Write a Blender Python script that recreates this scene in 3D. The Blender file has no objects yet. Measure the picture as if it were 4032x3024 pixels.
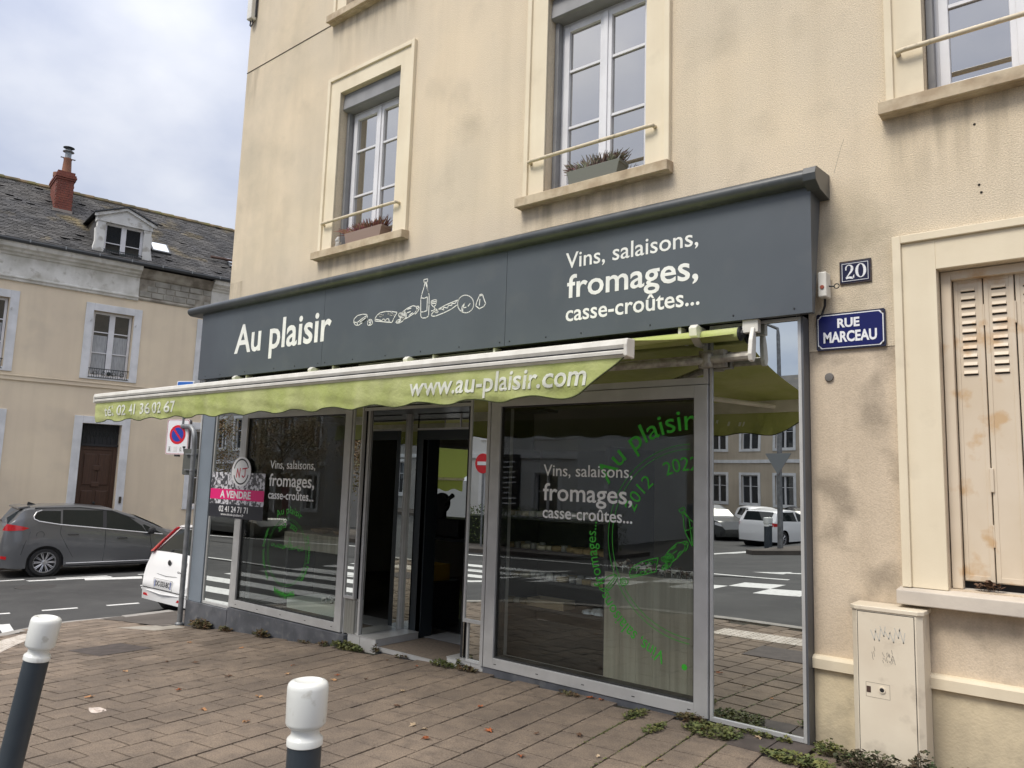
import bpy, bmesh, math, random
from math import sin, cos, pi, radians, atan2, hypot, sqrt
from mathutils import Vector, Matrix, Euler
random.seed(7)
SC = bpy.context.scene
COL = SC.collection

# ------------------------------------------------------------------ camera, world, sun, exposure
cam_d = bpy.data.cameras.new('camera'); cam = bpy.data.objects.new('camera', cam_d); COL.objects.link(cam)
cam_d.sensor_width = 36; cam_d.lens = 3000 / 4032 * 36; cam_d.clip_start = .05; cam_d.clip_end = 2000
_rz, _rx, _ry = radians(39.18), radians(7.19), radians(-1.85)
_B = Matrix.Rotation(_rz, 3, 'Z') @ Matrix.Rotation(_rx, 3, 'X') @ Matrix.Rotation(_ry, 3, 'Y')
_F = Matrix(((1, 0, 0), (0, 0, -1), (0, 1, 0)))      # camera basis: right=x, up=z, looking +y
cam.matrix_world = Matrix.Translation((0, -5.2, 1.6)) @ (_B @ _F).to_4x4()
SC.camera = cam
SC.view_settings.view_transform = 'Standard'; SC.view_settings.look = 'None'
SC.view_settings.gamma = 1; SC.view_settings.use_curve_mapping = False
SC.view_settings.exposure = 0.80
SUN_EL, SUN_AZ = radians(52), radians(192)            # azimuth from +y clockwise: behind the camera, to the left
W = bpy.data.worlds.new('World'); SC.world = W; W.use_nodes = True
nt = W.node_tree; nt.nodes.clear()
def wn(t): return nt.nodes.new(t)
out = wn('ShaderNodeOutputWorld'); bg = wn('ShaderNodeBackground'); bg.inputs['Strength'].default_value = .1
sky = wn('ShaderNodeTexSky'); sky.sky_type = 'NISHITA'; sky.sun_disc = False
sky.sun_elevation = SUN_EL; sky.sun_rotation = SUN_AZ
tc = wn('ShaderNodeTexCoord'); sep = wn('ShaderNodeSeparateXYZ'); nt.links.new(tc.outputs['Generated'], sep.inputs[0])
az = wn('ShaderNodeMath'); az.operation = 'ABSOLUTE'; nt.links.new(sep.outputs['Z'], az.inputs[0])
ad = wn('ShaderNodeMath'); ad.operation = 'ADD'; ad.inputs[1].default_value = .35; nt.links.new(az.outputs[0], ad.inputs[0])
dv = wn('ShaderNodeVectorMath'); dv.operation = 'DIVIDE'; nt.links.new(tc.outputs['Generated'], dv.inputs[0])
cb = wn('ShaderNodeCombineXYZ')
for i in range(3): nt.links.new(ad.outputs[0], cb.inputs[i])
nt.links.new(cb.outputs[0], dv.inputs[1])
n1 = wn('ShaderNodeTexNoise'); n1.inputs['Scale'].default_value = 2.5; n1.inputs['Detail'].default_value = 6; n1.inputs['Roughness'].default_value = .5
nt.links.new(dv.outputs[0], n1.inputs['Vector'])
r1 = wn('ShaderNodeValToRGB'); r1.color_ramp.elements[0].position = .33; r1.color_ramp.elements[1].position = .66
r1.color_ramp.elements[0].color = (5.1, 5.7, 7.5, 1); r1.color_ramp.elements[1].color = (9.4, 9.6, 10.3, 1)
nt.links.new(n1.outputs['Fac'], r1.inputs[0])
# an overcast dome is brighter overhead than at the horizon
gp = wn('ShaderNodeMath'); gp.operation = 'POWER'; gp.inputs[1].default_value = 3.; nt.links.new(az.outputs[0], gp.inputs[0])
gz = wn('ShaderNodeMapRange'); gz.clamp = False; gz.inputs[1].default_value = 0.; gz.inputs[2].default_value = 1.; gz.inputs[3].default_value = .49; gz.inputs[4].default_value = 2.1
nt.links.new(gp.outputs[0], gz.inputs[0])
gm = wn('ShaderNodeVectorMath'); gm.operation = 'SCALE'; nt.links.new(r1.outputs[0], gm.inputs[0]); nt.links.new(gz.outputs[0], gm.inputs['Scale'])
mx = wn('ShaderNodeMix'); mx.data_type = 'RGBA'; mx.inputs[0].default_value = .86
nt.links.new(sky.outputs[0], mx.inputs[6]); gc = wn('ShaderNodeMix'); gc.data_type = 'RGBA'; nt.links.new(gp.outputs[0], gc.inputs[0]); gc.inputs[6].default_value = (1, 1, 1, 1); gc.inputs[7].default_value = (1.10, 1.0, .84, 1)
gq = wn('ShaderNodeVectorMath'); gq.operation = 'MULTIPLY'; nt.links.new(gm.outputs[0], gq.inputs[0]); nt.links.new(gc.outputs[2], gq.inputs[1]); nt.links.new(gq.outputs[0], mx.inputs[7])
nt.links.new(mx.outputs[2], bg.inputs['Color']); nt.links.new(bg.outputs[0], out.inputs[0])
sun_d = bpy.data.lights.new('sun', 'SUN'); sun = bpy.data.objects.new('sun', sun_d); COL.objects.link(sun)
sun_d.energy = 1.5; sun_d.angle = radians(22); sun_d.color = (1, .94, .84)
_sd = Vector((sin(SUN_AZ) * cos(SUN_EL), cos(SUN_AZ) * cos(SUN_EL), sin(SUN_EL)))
sun.rotation_euler = _sd.to_track_quat('Z', 'Y').to_euler()

# ------------------------------------------------------------------ materials
MATS = {}
def mat(name, col, rough=.7, metal=0., col2=None, ns=3., amt=1., lo=.38, hi=.62, bump=0., bs=60., isl=0., streak=0., spec=.5,
        coat=0., trans=0., bdist=.004, dirt=None, detail=5, mapscale=None, speck=None):
    if name in MATS: return MATS[name]
    m = bpy.data.materials.new(name); m.use_nodes = True; t = m.node_tree; N = t.nodes; L = t.links
    p = N['Principled BSDF']
    p.inputs['Roughness'].default_value = rough; p.inputs['Metallic'].default_value = metal
    p.inputs['Specular IOR Level'].default_value = spec
    if coat: p.inputs['Coat Weight'].default_value = coat; p.inputs['Coat Roughness'].default_value = .04
    g = N.new('ShaderNodeNewGeometry'); pos = g.outputs['Position']
    if mapscale:
        mp = N.new('ShaderNodeMapping'); mp.inputs['Scale'].default_value = mapscale; L.new(pos, mp.inputs[0]); pos2 = mp.outputs[0]
    else: pos2 = pos
    c = N.new('ShaderNodeRGB'); c.outputs[0].default_value = (*col, 1); cur = c.outputs[0]
    def mixin(cur, fac_socket, col_b, mode='MIX', fac=None):
        x = N.new('ShaderNodeMix'); x.data_type = 'RGBA'; x.blend_type = mode
        if fac_socket is not None: L.new(fac_socket, x.inputs[0])
        else: x.inputs[0].default_value = fac
        L.new(cur, x.inputs[6])
        if isinstance(col_b, tuple): x.inputs[7].default_value = (*col_b, 1)
        else: L.new(col_b, x.inputs[7])
        return x.outputs[2]
    def noise(scale, v, det=5, a=.38, b=.62, top=1., w=None):
        n = N.new('ShaderNodeTexNoise'); n.inputs['Scale'].default_value = scale; n.inputs['Detail'].default_value = det; L.new(v, n.inputs['Vector'])
        r = N.new('ShaderNodeMapRange'); r.inputs[1].default_value = a; r.inputs[2].default_value = b; r.inputs[4].default_value = top
        L.new(n.outputs['Fac'], r.inputs[0]); return r.outputs[0]
    if col2: cur = mixin(cur, noise(ns, pos2, detail, lo, hi, amt), col2)
    if streak:
        mp2 = N.new('ShaderNodeMapping'); mp2.inputs['Scale'].default_value = (5, 5, .35); L.new(pos, mp2.inputs[0])
        cur = mixin(cur, noise(1.1, mp2.outputs[0], 6, .45, .75, streak), (.45, .42, .36), 'MULTIPLY')
    if dirt:
        cur = mixin(cur, noise(dirt[0], pos, 7, dirt[1], dirt[2], dirt[3]), dirt[4])
    if speck:
        n = N.new('ShaderNodeTexNoise'); n.inputs['Scale'].default_value = speck[0]; n.inputs['Detail'].default_value = 3; L.new(pos, n.inputs['Vector'])
        r = N.new('ShaderNodeMapRange'); r.inputs[1].default_value = .36; r.inputs[2].default_value = .6; r.inputs[3].default_value = speck[1]; r.inputs[4].default_value = speck[2]; L.new(n.outputs['Fac'], r.inputs[0])
        vm = N.new('ShaderNodeVectorMath'); vm.operation = 'SCALE'; L.new(cur, vm.inputs[0]); L.new(r.outputs[0], vm.inputs['Scale']); cur = vm.outputs[0]
    if isl:
        r = N.new('ShaderNodeMapRange'); r.inputs[3].default_value = 1 - isl; r.inputs[4].default_value = 1 + isl
        L.new(g.outputs['Random Per Island'], r.inputs[0])
        vm = N.new('ShaderNodeVectorMath'); vm.operation = 'SCALE'; L.new(cur, vm.inputs[0]); L.new(r.outputs[0], vm.inputs['Scale']); cur = vm.outputs[0]
    L.new(cur, p.inputs['Base Color'])
    if bump:
        n = N.new('ShaderNodeTexNoise'); n.inputs['Scale'].default_value = bs; n.inputs['Detail'].default_value = 6; n.inputs['Roughness'].default_value = .6; L.new(pos, n.inputs['Vector'])
        b = N.new('ShaderNodeBump'); b.inputs['Strength'].default_value = bump; b.inputs['Distance'].default_value = bdist
        L.new(n.outputs['Fac'], b.inputs['Height']); L.new(b.outputs[0], p.inputs['Normal'])
    if trans:
        tr = N.new('ShaderNodeBsdfTranslucent'); L.new(cur, tr.inputs[0]); mxs = N.new('ShaderNodeMixShader'); mxs.inputs[0].default_value = trans
        L.new(p.outputs[0], mxs.inputs[1]); L.new(tr.outputs[0], mxs.inputs[2]); L.new(mxs.outputs[0], N['Material Output'].inputs[0])
    MATS[name] = m; return m
def glass(name, tint, base, ior=1.5, back=None, rough=0.):
    m = bpy.data.materials.new(name); m.use_nodes = True; t = m.node_tree; N = t.nodes; L = t.links; N.clear()
    o = N.new('ShaderNodeOutputMaterial'); mx = N.new('ShaderNodeMixShader'); gl = N.new('ShaderNodeBsdfGlossy'); gl.inputs['Roughness'].default_value = rough
    gl.inputs['Color'].default_value = (*tint, 1)
    if back is None: b = N.new('ShaderNodeBsdfTransparent'); b.inputs[0].default_value = (.93, .95, .93, 1)
    else: b = N.new('ShaderNodeBsdfDiffuse'); b.inputs[0].default_value = (*back, 1)
    lw = N.new('ShaderNodeLayerWeight'); lw.inputs[0].default_value = .5; pw = N.new('ShaderNodeMath'); pw.operation = 'POWER'; pw.inputs[1].default_value = 4.2; L.new(lw.outputs['Facing'], pw.inputs[0]); f = N.new('ShaderNodeMath'); f.operation = 'MULTIPLY_ADD'; f.inputs[1].default_value = .95; f.inputs[2].default_value = .045; L.new(pw.outputs[0], f.inputs[0])
    ma = N.new('ShaderNodeMath'); ma.operation = 'MULTIPLY_ADD'; ma.use_clamp = True; ma.inputs[1].default_value = 1.6; ma.inputs[2].default_value = base
    L.new(f.outputs[0], ma.inputs[0]); L.new(ma.outputs[0], mx.inputs[0]); L.new(b.outputs[0], mx.inputs[1]); L.new(gl.outputs[0], mx.inputs[2]); L.new(mx.outputs[0], o.inputs[0])
    # faint waviness, as real panes have
    g = N.new('ShaderNodeNewGeometry'); n = N.new('ShaderNodeTexNoise'); n.inputs['Scale'].default_value = 1.3; n.inputs['Detail'].default_value = 0; L.new(g.outputs['Position'], n.inputs['Vector'])
    bp = N.new('ShaderNodeBump'); bp.inputs['Strength'].default_value = .25; bp.inputs['Distance'].default_value = .004; L.new(n.outputs['Fac'], bp.inputs['Height']); L.new(bp.outputs[0], gl.inputs['Normal'])
    MATS[name] = m; return m
PLASTER = mat('roughcast_plaster', (.765, .645, .475), .9, col2=(.67, .58, .445), ns=.7, bump=1., bs=115, bdist=.007, speck=(120, .87, 1.05), streak=.12, dirt=(1.7, .55, .8, .45, (.36, .31, .23)), spec=.2)
def stain_plaster():
    # rain dirt below the sills and greyer, algae-tinged render towards the left corner: marks with places of their own
    m = PLASTER; t = m.node_tree; N = t.nodes; L = t.links; p = N['Principled BSDF']; src = p.inputs['Base Color'].links[0].from_socket
    g = N.new('ShaderNodeNewGeometry'); sp = N.new('ShaderNodeSeparateXYZ'); L.new(g.outputs['Position'], sp.inputs[0])
    def M_(op, a, b=None, c=None, clamp=False):
        n = N.new('ShaderNodeMath'); n.operation = op; n.use_clamp = clamp
        for i, v in enumerate((a, b, c)):
            if v is None: continue
            if isinstance(v, (int, float)): n.inputs[i].default_value = v
            else: L.new(v, n.inputs[i])
        return n.outputs[0]
    X, Z = sp.outputs['X'], sp.outputs['Z']
    u = M_('SUBTRACT', M_('FRACT', M_('ADD', M_('DIVIDE', M_('ADD', X, .40), 3.015), 10.5)), .5)
    inx = M_('SUBTRACT', 1., M_('MULTIPLY', M_('SUBTRACT', M_('MULTIPLY', M_('ABSOLUTE', u), 3.015), .66), 8.), clamp=True)
    d = M_('MULTIPLY', M_('FRACT', M_('DIVIDE', M_('SUBTRACT', 12.775, Z), 2.915)), 2.915)   # metres below the sill above
    fade = M_('POWER', M_('SUBTRACT', 1., M_('DIVIDE', d, .75), clamp=True), 1.6)
    mp = N.new('ShaderNodeMapping'); mp.inputs['Scale'].default_value = (7, 7, .9); L.new(g.outputs['Position'], mp.inputs[0])
    n1 = N.new('ShaderNodeTexNoise'); n1.inputs['Scale'].default_value = 1.6; n1.inputs['Detail'].default_value = 7; L.new(mp.outputs[0], n1.inputs['Vector'])
    ns = M_('MULTIPLY', M_('SUBTRACT', n1.outputs['Fac'], .40), 3.4, clamp=True)
    f1 = M_('MULTIPLY', M_('MULTIPLY', fade, inx), M_('MULTIPLY', ns, .75))
    n2 = N.new('ShaderNodeTexNoise'); n2.inputs['Scale'].default_value = 1.1; n2.inputs['Detail'].default_value = 8; n2.inputs['Roughness'].default_value = .7; L.new(g.outputs['Position'], n2.inputs['Vector'])
    left = M_('MULTIPLY', M_('SUBTRACT', -5.6, X), .28, clamp=True); high = M_('MULTIPLY', M_('SUBTRACT', Z, 4.4), .5, clamp=True)
    f2 = M_('MULTIPLY', M_('MULTIPLY', M_('SUBTRACT', n2.outputs['Fac'], .36), 3., clamp=True), M_('MULTIPLY', left, .55))
    plate = M_('MULTIPLY', M_('SUBTRACT', 1., M_('MULTIPLY', M_('SUBTRACT', M_('ABSOLUTE', M_('ADD', X, 1.33)), .12), 4.), clamp=True), M_('SUBTRACT', 1., M_('MULTIPLY', M_('SUBTRACT', M_('ABSOLUTE', M_('SUBTRACT', Z, 3.05)), .3), 3.), clamp=True))
    f3 = M_('MULTIPLY', M_('MULTIPLY', M_('SUBTRACT', n2.outputs['Fac'], .44), 5., clamp=True), M_('MULTIPLY', plate, .7))
    cur = src
    for f, col in ((f2, (.40, .36, .265)), (f1, (.30, .245, .17)), (f3, (.33, .285, .2))):
        x = N.new('ShaderNodeMix'); x.data_type = 'RGBA'; L.new(f, x.inputs[0]); L.new(cur, x.inputs[6]); x.inputs[7].default_value = (*col, 1); cur = x.outputs[2]
    L.new(cur, p.inputs['Base Color'])
stain_plaster()
PLASTER2 = mat('smooth_old_render', (.68, .57, .435), .9, col2=(.57, .475, .36), ns=1.3, bump=.8, bs=110, bdist=.004, dirt=(2.9, .5, .66, .85, (.33, .275, .21)), speck=(110, .92, 1.03), spec=.2, streak=.2)
PLINTH = mat('base_render', (.68, .58, .40), .9, col2=(.48, .41, .29), ns=3, bump=.8, bs=60, bdist=.004, spec=.2, dirt=(5, .5, .75, .5, (.24, .21, .16)))
TRIM = mat('cream_surround', (.78, .695, .53), .8, col2=(.73, .64, .48), ns=2, bump=.15, bs=90, spec=.25, dirt=(3.5, .6, .8, .35, (.42, .36, .27)), streak=.12)
SILL = mat('weathered_sill_stone', (.55, .46, .33), .85, col2=(.40, .31, .21), ns=7, bump=.4, bs=90, spec=.25, dirt=(11, .55, .8, .6, (.22, .17, .12)))
WHITEPVC = mat('white_frame_plastic', (.74, .74, .76), .35, col2=(.66, .66, .68), ns=4)
GREYPVC = mat('grey_shutter_box', (.25, .25, .255), .5, col2=(.21, .21, .215), ns=5)
RAILM = mat('cream_painted_rail', (.60, .52, .38), .5, col2=(.30, .25, .18), ns=22, lo=.55, hi=.7, bump=.3)
ANTHRA = mat('anthracite_panel', (.080, .094, .110), .42, col2=(.068, .080, .094), ns=1.2, spec=.5, dirt=(4, .55, .8, .25, (.13, .135, .135)))
ANTHRAD = mat('anthracite_gutter', (.040, .045, .050), .34, col2=(.06, .066, .07), ns=2.5, spec=.5, dirt=(9, .55, .8, .5, (.13, .13, .12)))
BLUEGREY = mat('bluegrey_cladding', (.20, .235, .275), .5, col2=(.17, .20, .235), ns=2)
PLINTHGREY = mat('slate_grey_plinth', (.115, .12, .135), .6, col2=(.075, .08, .09), ns=5, dirt=(13, .55, .8, .5, (.24, .24, .23)), bump=.2)
ALU = mat('satin_aluminium', (.56, .56, .55), .38, .25, col2=(.49, .49, .48), ns=6)
ALUD = mat('dark_aluminium_gasket', (.03, .03, .03), .6)
DOORDARK = mat('dark_slate_door_paint', (.022, .030, .036), .35)
LETTER = mat('white_lettering_vinyl', (.80, .80, .78), .5, col2=(.70, .70, .69), ns=9)
GREENV = mat('green_window_vinyl', (.045, .45, .03), .5)
WVINYL = mat('bright_window_vinyl', (.90, .90, .89), .5)
FABRIC = mat('lime_awning_cloth', (.39, .44, .14), .85, col2=(.46, .49, .21), ns=3.2, bump=.7, bs=8, bdist=.02, dirt=(6, .55, .78, .5, (.44, .45, .24)))
FABLET = mat('white_print_on_cloth', (.72, .74, .64), .8)
CREAMALU = mat('cream_lacquered_metal', (.72, .70, .64), .35, col2=(.62, .60, .54), ns=8)
BRACKET = mat('aged_bracket_metal', (.42, .40, .34), .5, .2, col2=(.25, .23, .2), ns=20)
TILE = mat('pale_step_tile', (.56, .56, .55), .35, col2=(.47, .46, .44), ns=5)
FLOORT = mat('brown_entrance_mat', (.25, .20, .155), .8, col2=(.19, .155, .125), ns=40, bump=.6, bs=220)
DARKROOM = mat('shop_wall_paint', (.42, .40, .36), .9)
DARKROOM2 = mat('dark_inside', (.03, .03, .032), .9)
WOODT = mat('taupe_wood_laminate', (.46, .43, .35), .5, col2=(.34, .315, .255), ns=1.5, mapscale=(14, 14, .5), detail=7)
PAVER = mat('concrete_paver', (.232, .183, .140), .9, col2=(.165, .132, .104), ns=1.4, bump=.8, bs=260, bdist=.002, isl=.22, dirt=(9, .45, .75, .7, (.12, .098, .082)), speck=(120, .72, 1.12), spec=.25)
JOINT = mat('sandy_joint', (.045, .037, .027), .95, col2=(.032, .032, .018), ns=8, bump=.5)
ASPH = mat('worn_asphalt', (.066, .066, .065), .85, col2=(.050, .050, .050), ns=.8, bump=.8, bs=240, bdist=.003, dirt=(2.5, .5, .8, .4, (.105, .103, .10)), spec=.3)
ASPH2 = mat('footway_asphalt', (.115, .10, .088), .9, col2=(.09, .078, .068), ns=2, bump=.6, bs=220, spec=.3)
KERB = mat('granite_kerb', (.33, .31, .285), .85, col2=(.24, .23, .21), ns=9, bump=.5, bs=150, isl=.1)
ROADP = mat('white_road_paint', (.66, .66, .64), .7, col2=(.42, .42, .41), ns=14, lo=.5, hi=.75, bump=.3)
SLABD = mat('dark_stone_slab', (.085, .068, .06), .8, col2=(.06, .048, .042), ns=9, bump=.5)
TACT = mat('white_tactile_tile', (.60, .55, .49), .8, col2=(.45, .40, .34), ns=10)
BOLW = mat('white_bollard_resin', (.74, .75, .72), .22, col2=(.66, .67, .64), ns=4, spec=.5, dirt=(22, .62, .70, .55, (.42, .40, .34)))
BOLD_ = mat('dark_bollard_paint', (.027, .036, .046), .45, col2=(.035, .045, .055), ns=8, bump=.15, bs=120)
GALV = mat('galvanised_steel', (.25, .26, .27), .45, .5, col2=(.17, .175, .18), ns=9)
SIGNBACK = mat('sign_back_grey', (.10, .105, .095), .5)
RED = mat('sign_red', (.62, .015, .03), .4); BLUE = mat('sign_blue', (.02, .055, .36), .4); SWHITE = mat('sign_white', (.78, .78, .80), .4); BLACK = mat('black_print', (.015, .015, .017), .5)
ENAMEL = mat('cobalt_enamel', (.008, .012, .10), .3, spec=.3); ENAMELN = mat('night_blue_enamel', (.010, .012, .045), .35, spec=.3)
ENAMW = mat('white_enamel', (.80, .81, .82), .2, coat=.3)
RUST = mat('rusty_rim', (.07, .045, .035), .8, col2=(.03, .03, .04), ns=60)
CAB = mat('cream_cabinet_resin', (.72, .65, .52), .55, col2=(.65, .57, .45), ns=2.5, dirt=(7, .58, .72, .6, (.42, .36, .28)), bump=.1)
SHUT = mat('painted_metal_shutter', (.66, .565, .44), .5, col2=(.62, .52, .39), ns=3, dirt=(6.5, .565, .68, .7, (.52, .32, .14)))
GREYCAR = mat('metallic_grey_paint', (.135, .14, .148), .3, .4, coat=.6); WHITECAR = mat('white_car_paint', (.80, .80, .80), .3, coat=.7)
CARGLASS = mat('tinted_car_glass', (.012, .016, .016), .03, spec=.45, coat=.0); TYRE = mat('tyre_rubber', (.018, .018, .019), .75, bump=.3)
CHROME = mat('chrome_trim', (.75, .75, .76), .3, .4); RIM = mat('silver_alloy', (.52, .52, .54), .3, .7); BLKP = mat('black_plastic', (.02, .02, .022), .55)
LAMPR = mat('red_lamp_lens', (.50, .008, .012), .12, coat=.7)
SLATE = mat('old_slate', (.066, .063, .060), .8, col2=(.042, .042, .044), ns=1.4, isl=.5, bump=.5, bs=30, dirt=(.8, .58, .72, .7, (.17, .125, .04)))
BRICK = mat('red_chimney_brick', (.22, .068, .045), .85, col2=(.16, .05, .036), ns=5, isl=.18, bump=.5); MORTAR = mat('lime_mortar', (.30, .26, .23), .9)
TERRA = mat('terracotta_pot', (.27, .12, .07), .8, col2=(.20, .10, .06), ns=6)
ZINC = mat('dull_zinc', (.26, .28, .29), .45, .4); ZINCD = mat('dark_zinc', (.05, .055, .06), .5)
OLDWHITE = mat('flaking_white_paint', (.66, .66, .64), .8, col2=(.58, .58, .56), ns=2, dirt=(3.5, .54, .62, .75, (.33, .31, .27)), bump=.4, bs=20)
STONEG = mat('weathered_tuffeau', (.42, .40, .35), .9, col2=(.30, .285, .245), ns=4, bump=.8, bs=25, isl=.2)
HOUSEW = mat('ochre_beige_render', (.78, .665, .50), .9, col2=(.72, .61, .465), ns=.9, bump=.3, bs=60, streak=.1, dirt=(1.1, .55, .8, .35, (.42, .37, .31)), spec=.2)
BLUEW = mat('bluish_white_surround', (.74, .745, .76), .8, col2=(.62, .63, .64), ns=3, streak=.15)
OAK = mat('dark_brown_door_wood', (.075, .036, .022), .5, col2=(.05, .024, .015), ns=3, mapscale=(20, 20, 1)); IRON = mat('black_cast_iron', (.012, .02, .02), .5)
CURT = mat('lace_curtain', (.42, .43, .44), .9, col2=(.30, .31, .32), ns=9, mapscale=(6, 6, .5))
PAPER = mat('poster_white', (.75, .75, .76), .45); PINK = mat('poster_magenta', (.72, .01, .17), .45); PDARK = mat('poster_night', (.018, .02, .028), .4)
LEAFG = mat('weed_green', (.075, .10, .03), .7, col2=(.13, .13, .035), ns=14, isl=.45); LEAFR = mat('weed_reddish', (.13, .07, .035), .8, col2=(.08, .085, .03), ns=18, isl=.4)
LEAFD = mat('dark_ivy_green', (.045, .068, .025), .6, col2=(.07, .05, .03), ns=14, isl=.4)
DRYL = mat('dry_autumn_leaf', (.33, .15, .06), .8, col2=(.42, .28, .15), ns=9, isl=.4); DRYD = mat('brown_dead_leaf', (.11, .06, .035), .8, isl=.3)
HEAR = mat('wine_red_heather', (.17, .035, .05), .8, col2=(.20, .11, .05), ns=20, isl=.4); HEAG = mat('grey_green_heather', (.20, .21, .14), .8, col2=(.16, .07, .07), ns=20, isl=.4)
POTB = mat('taupe_planter', (.24, .17, .135), .6); POTG = mat('grey_green_planter', (.125, .13, .105), .6)
FOL = mat('street_tree_leaf', (.20, .20, .08), .7, col2=(.30, .16, .07), ns=2, isl=.45); BARK = mat('grey_bark', (.13, .11, .09), .9, bump=.6, bs=30)
HEDGE = mat('hedge_leaf', (.05, .085, .02), .7, col2=(.11, .13, .03), ns=4, isl=.45)
WPANE = glass('upper_window_glass', (.86, .84, .81), .46, back=(.02, .022, .024))
FPANE = glass('far_window_glass', (.75, .78, .82), .05, back=(.018, .02, .022))
SGLASS = glass('shop_display_glass', (.70, .72, .72), .0)
m_ = glass('mirror_panel_glass', (.66, .68, .66), 1.0, back=(0, 0, 0)); MIRROR = m_

# ------------------------------------------------------------------ mesh helpers
def link(o, parent=None):
    COL.objects.link(o)
    if parent is not None: o.parent = parent
    return o
def thing(name, label, cat, loc=(0, 0, 0), rot=(0, 0, 0), group=None):
    o = bpy.data.objects.new(name, None); o.empty_display_size = .1; o.location = loc; o.rotation_euler = rot
    o['label'] = label; o['category'] = cat
    if group: o['group'] = group
    return link(o)
def tag(o, label, cat, group=None):
    o['label'] = label; o['category'] = cat
    if group: o['group'] = group
    return o
def root_inv(parent):
    """world -> parent local (parents are never scaled)"""
    m = Matrix.Identity(4); p = parent
    while p is not None:
        m = (Matrix.Translation(p.location) @ p.rotation_euler.to_matrix().to_4x4()) @ m; p = p.parent
    return m.inverted()
class MB:
    def __init__(s): s.v = []; s.f = []; s.m = []; s.cur = 0
    def face(s, pts):
        n = len(s.v); s.v += [tuple(p) for p in pts]; s.f.append(tuple(range(n, n + len(pts)))); s.m.append(s.cur); return s
    def box(s, x0, x1, y0, y1, z0, z1):
        n = len(s.v); s.v += [(x, y, z) for z in (z0, z1) for y in (y0, y1) for x in (x0, x1)]
        for q in ((0, 2, 3, 1), (4, 5, 7, 6), (0, 1, 5, 4), (2, 6, 7, 3), (0, 4, 6, 2), (1, 3, 7, 5)):
            s.f.append(tuple(n + i for i in q)); s.m.append(s.cur)
        return s
    def tube(s, pts, r, n=8, cap=True):
        pts = [Vector(p) for p in pts]; rs = r if isinstance(r, (list, tuple)) else [r] * len(pts)
        b = len(s.v); up = Vector((0, 0, 1)); prev = None
        for i, p in enumerate(pts):
            d = (pts[min(i + 1, len(pts) - 1)] - pts[max(i - 1, 0)])
            d = d.normalized() if d.length > 1e-9 else Vector((0, 0, 1))
            if prev is None:
                a = d.cross(up); a = a.normalized() if a.length > 1e-4 else Vector((1, 0, 0))
            else:
                a = (prev - d * prev.dot(d)); a = a.normalized() if a.length > 1e-5 else prev
            prev = a; c = d.cross(a)
            for k in range(n):
                t = 2 * pi * k / n; s.v.append(tuple(p + (a * cos(t) + c * sin(t)) * rs[i]))
        for i in range(len(pts) - 1):
            for k in range(n):
                s.f.append((b + i * n + k, b + i * n + (k + 1) % n, b + (i + 1) * n + (k + 1) % n, b + (i + 1) * n + k)); s.m.append(s.cur)
        if cap:
            s.f.append(tuple(b + k for k in range(n - 1, -1, -1))); s.m.append(s.cur)
            s.f.append(tuple(b + (len(pts) - 1) * n + k for k in range(n))); s.m.append(s.cur)
        return s
    def lathe(s, prof, n=20, c=(0, 0, 0), axis='z', a0=0, caps=True):
        b = len(s.v)
        for (r, h) in prof:
            for k in range(n):
                t = 2 * pi * k / n + a0; x, y = r * cos(t), r * sin(t)
                q = {'z': (x, y, h), 'y': (x, h, y), 'x': (h, x, y)}[axis]; s.v.append((q[0] + c[0], q[1] + c[1], q[2] + c[2]))
        fl = axis != 'z' and axis == 'y'
        for i in range(len(prof) - 1):
            for k in range(n):
                q = (b + i * n + k, b + i * n + (k + 1) % n, b + (i + 1) * n + (k + 1) % n, b + (i + 1) * n + k)
                s.f.append(q[::-1] if fl else q); s.m.append(s.cur)
        if not caps: return s
        s.f.append(tuple(b + k for k in (range(n) if fl else range(n - 1, -1, -1)))); s.m.append(s.cur)
        e = b + (len(prof) - 1) * n
        s.f.append(tuple(e + k for k in (range(n - 1, -1, -1) if fl else range(n)))); s.m.append(s.cur)
        return s
    def prism(s, poly, a, b, axis='y'):
        """poly: list of 2D pts; extruded from a to b along axis. axis y: pts are (x,z); axis x: (y,z); axis z: (x,y)"""
        def P(q, h): return {'y': (q[0], h, q[1]), 'x': (h, q[0], q[1]), 'z': (q[0], q[1], h)}[axis]
        n = len(s.v); k = len(poly); s.v += [P(q, a) for q in poly] + [P(q, b) for q in poly]
        s.f.append(tuple(n + i for i in range(k))); s.m.append(s.cur); s.f.append(tuple(n + k + i for i in range(k - 1, -1, -1))); s.m.append(s.cur)
        for i in range(k): s.f.append((n + i, n + k + i, n + k + (i + 1) % k, n + (i + 1) % k)); s.m.append(s.cur)
        return s
    def frame(s, x0, x1, z0, z1, w, y0, y1, bottom=True, wb=None, wt=None):
        wb = w if wb is None else wb; wt = w if wt is None else wt
        s.box(x0, x0 + w, y0, y1, z0, z1); s.box(x1 - w, x1, y0, y1, z0, z1); s.box(x0 + w, x1 - w, y0, y1, z1 - wt, z1)
        if bottom: s.box(x0 + w, x1 - w, y0, y1, z0, z0 + wb)
        return s
    def mesh(s, name, mats):
        me = bpy.data.meshes.new(name); me.from_pydata(s.v, [], s.f)
        for m in (mats if isinstance(mats, (list, tuple)) else [mats]): me.materials.append(m)
        if any(s.m): me.polygons.foreach_set('material_index', s.m)
        bm = bmesh.new(); bm.from_mesh(me); bmesh.ops.recalc_face_normals(bm, faces=bm.faces); bm.to_mesh(me); bm.free()
        return me
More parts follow.
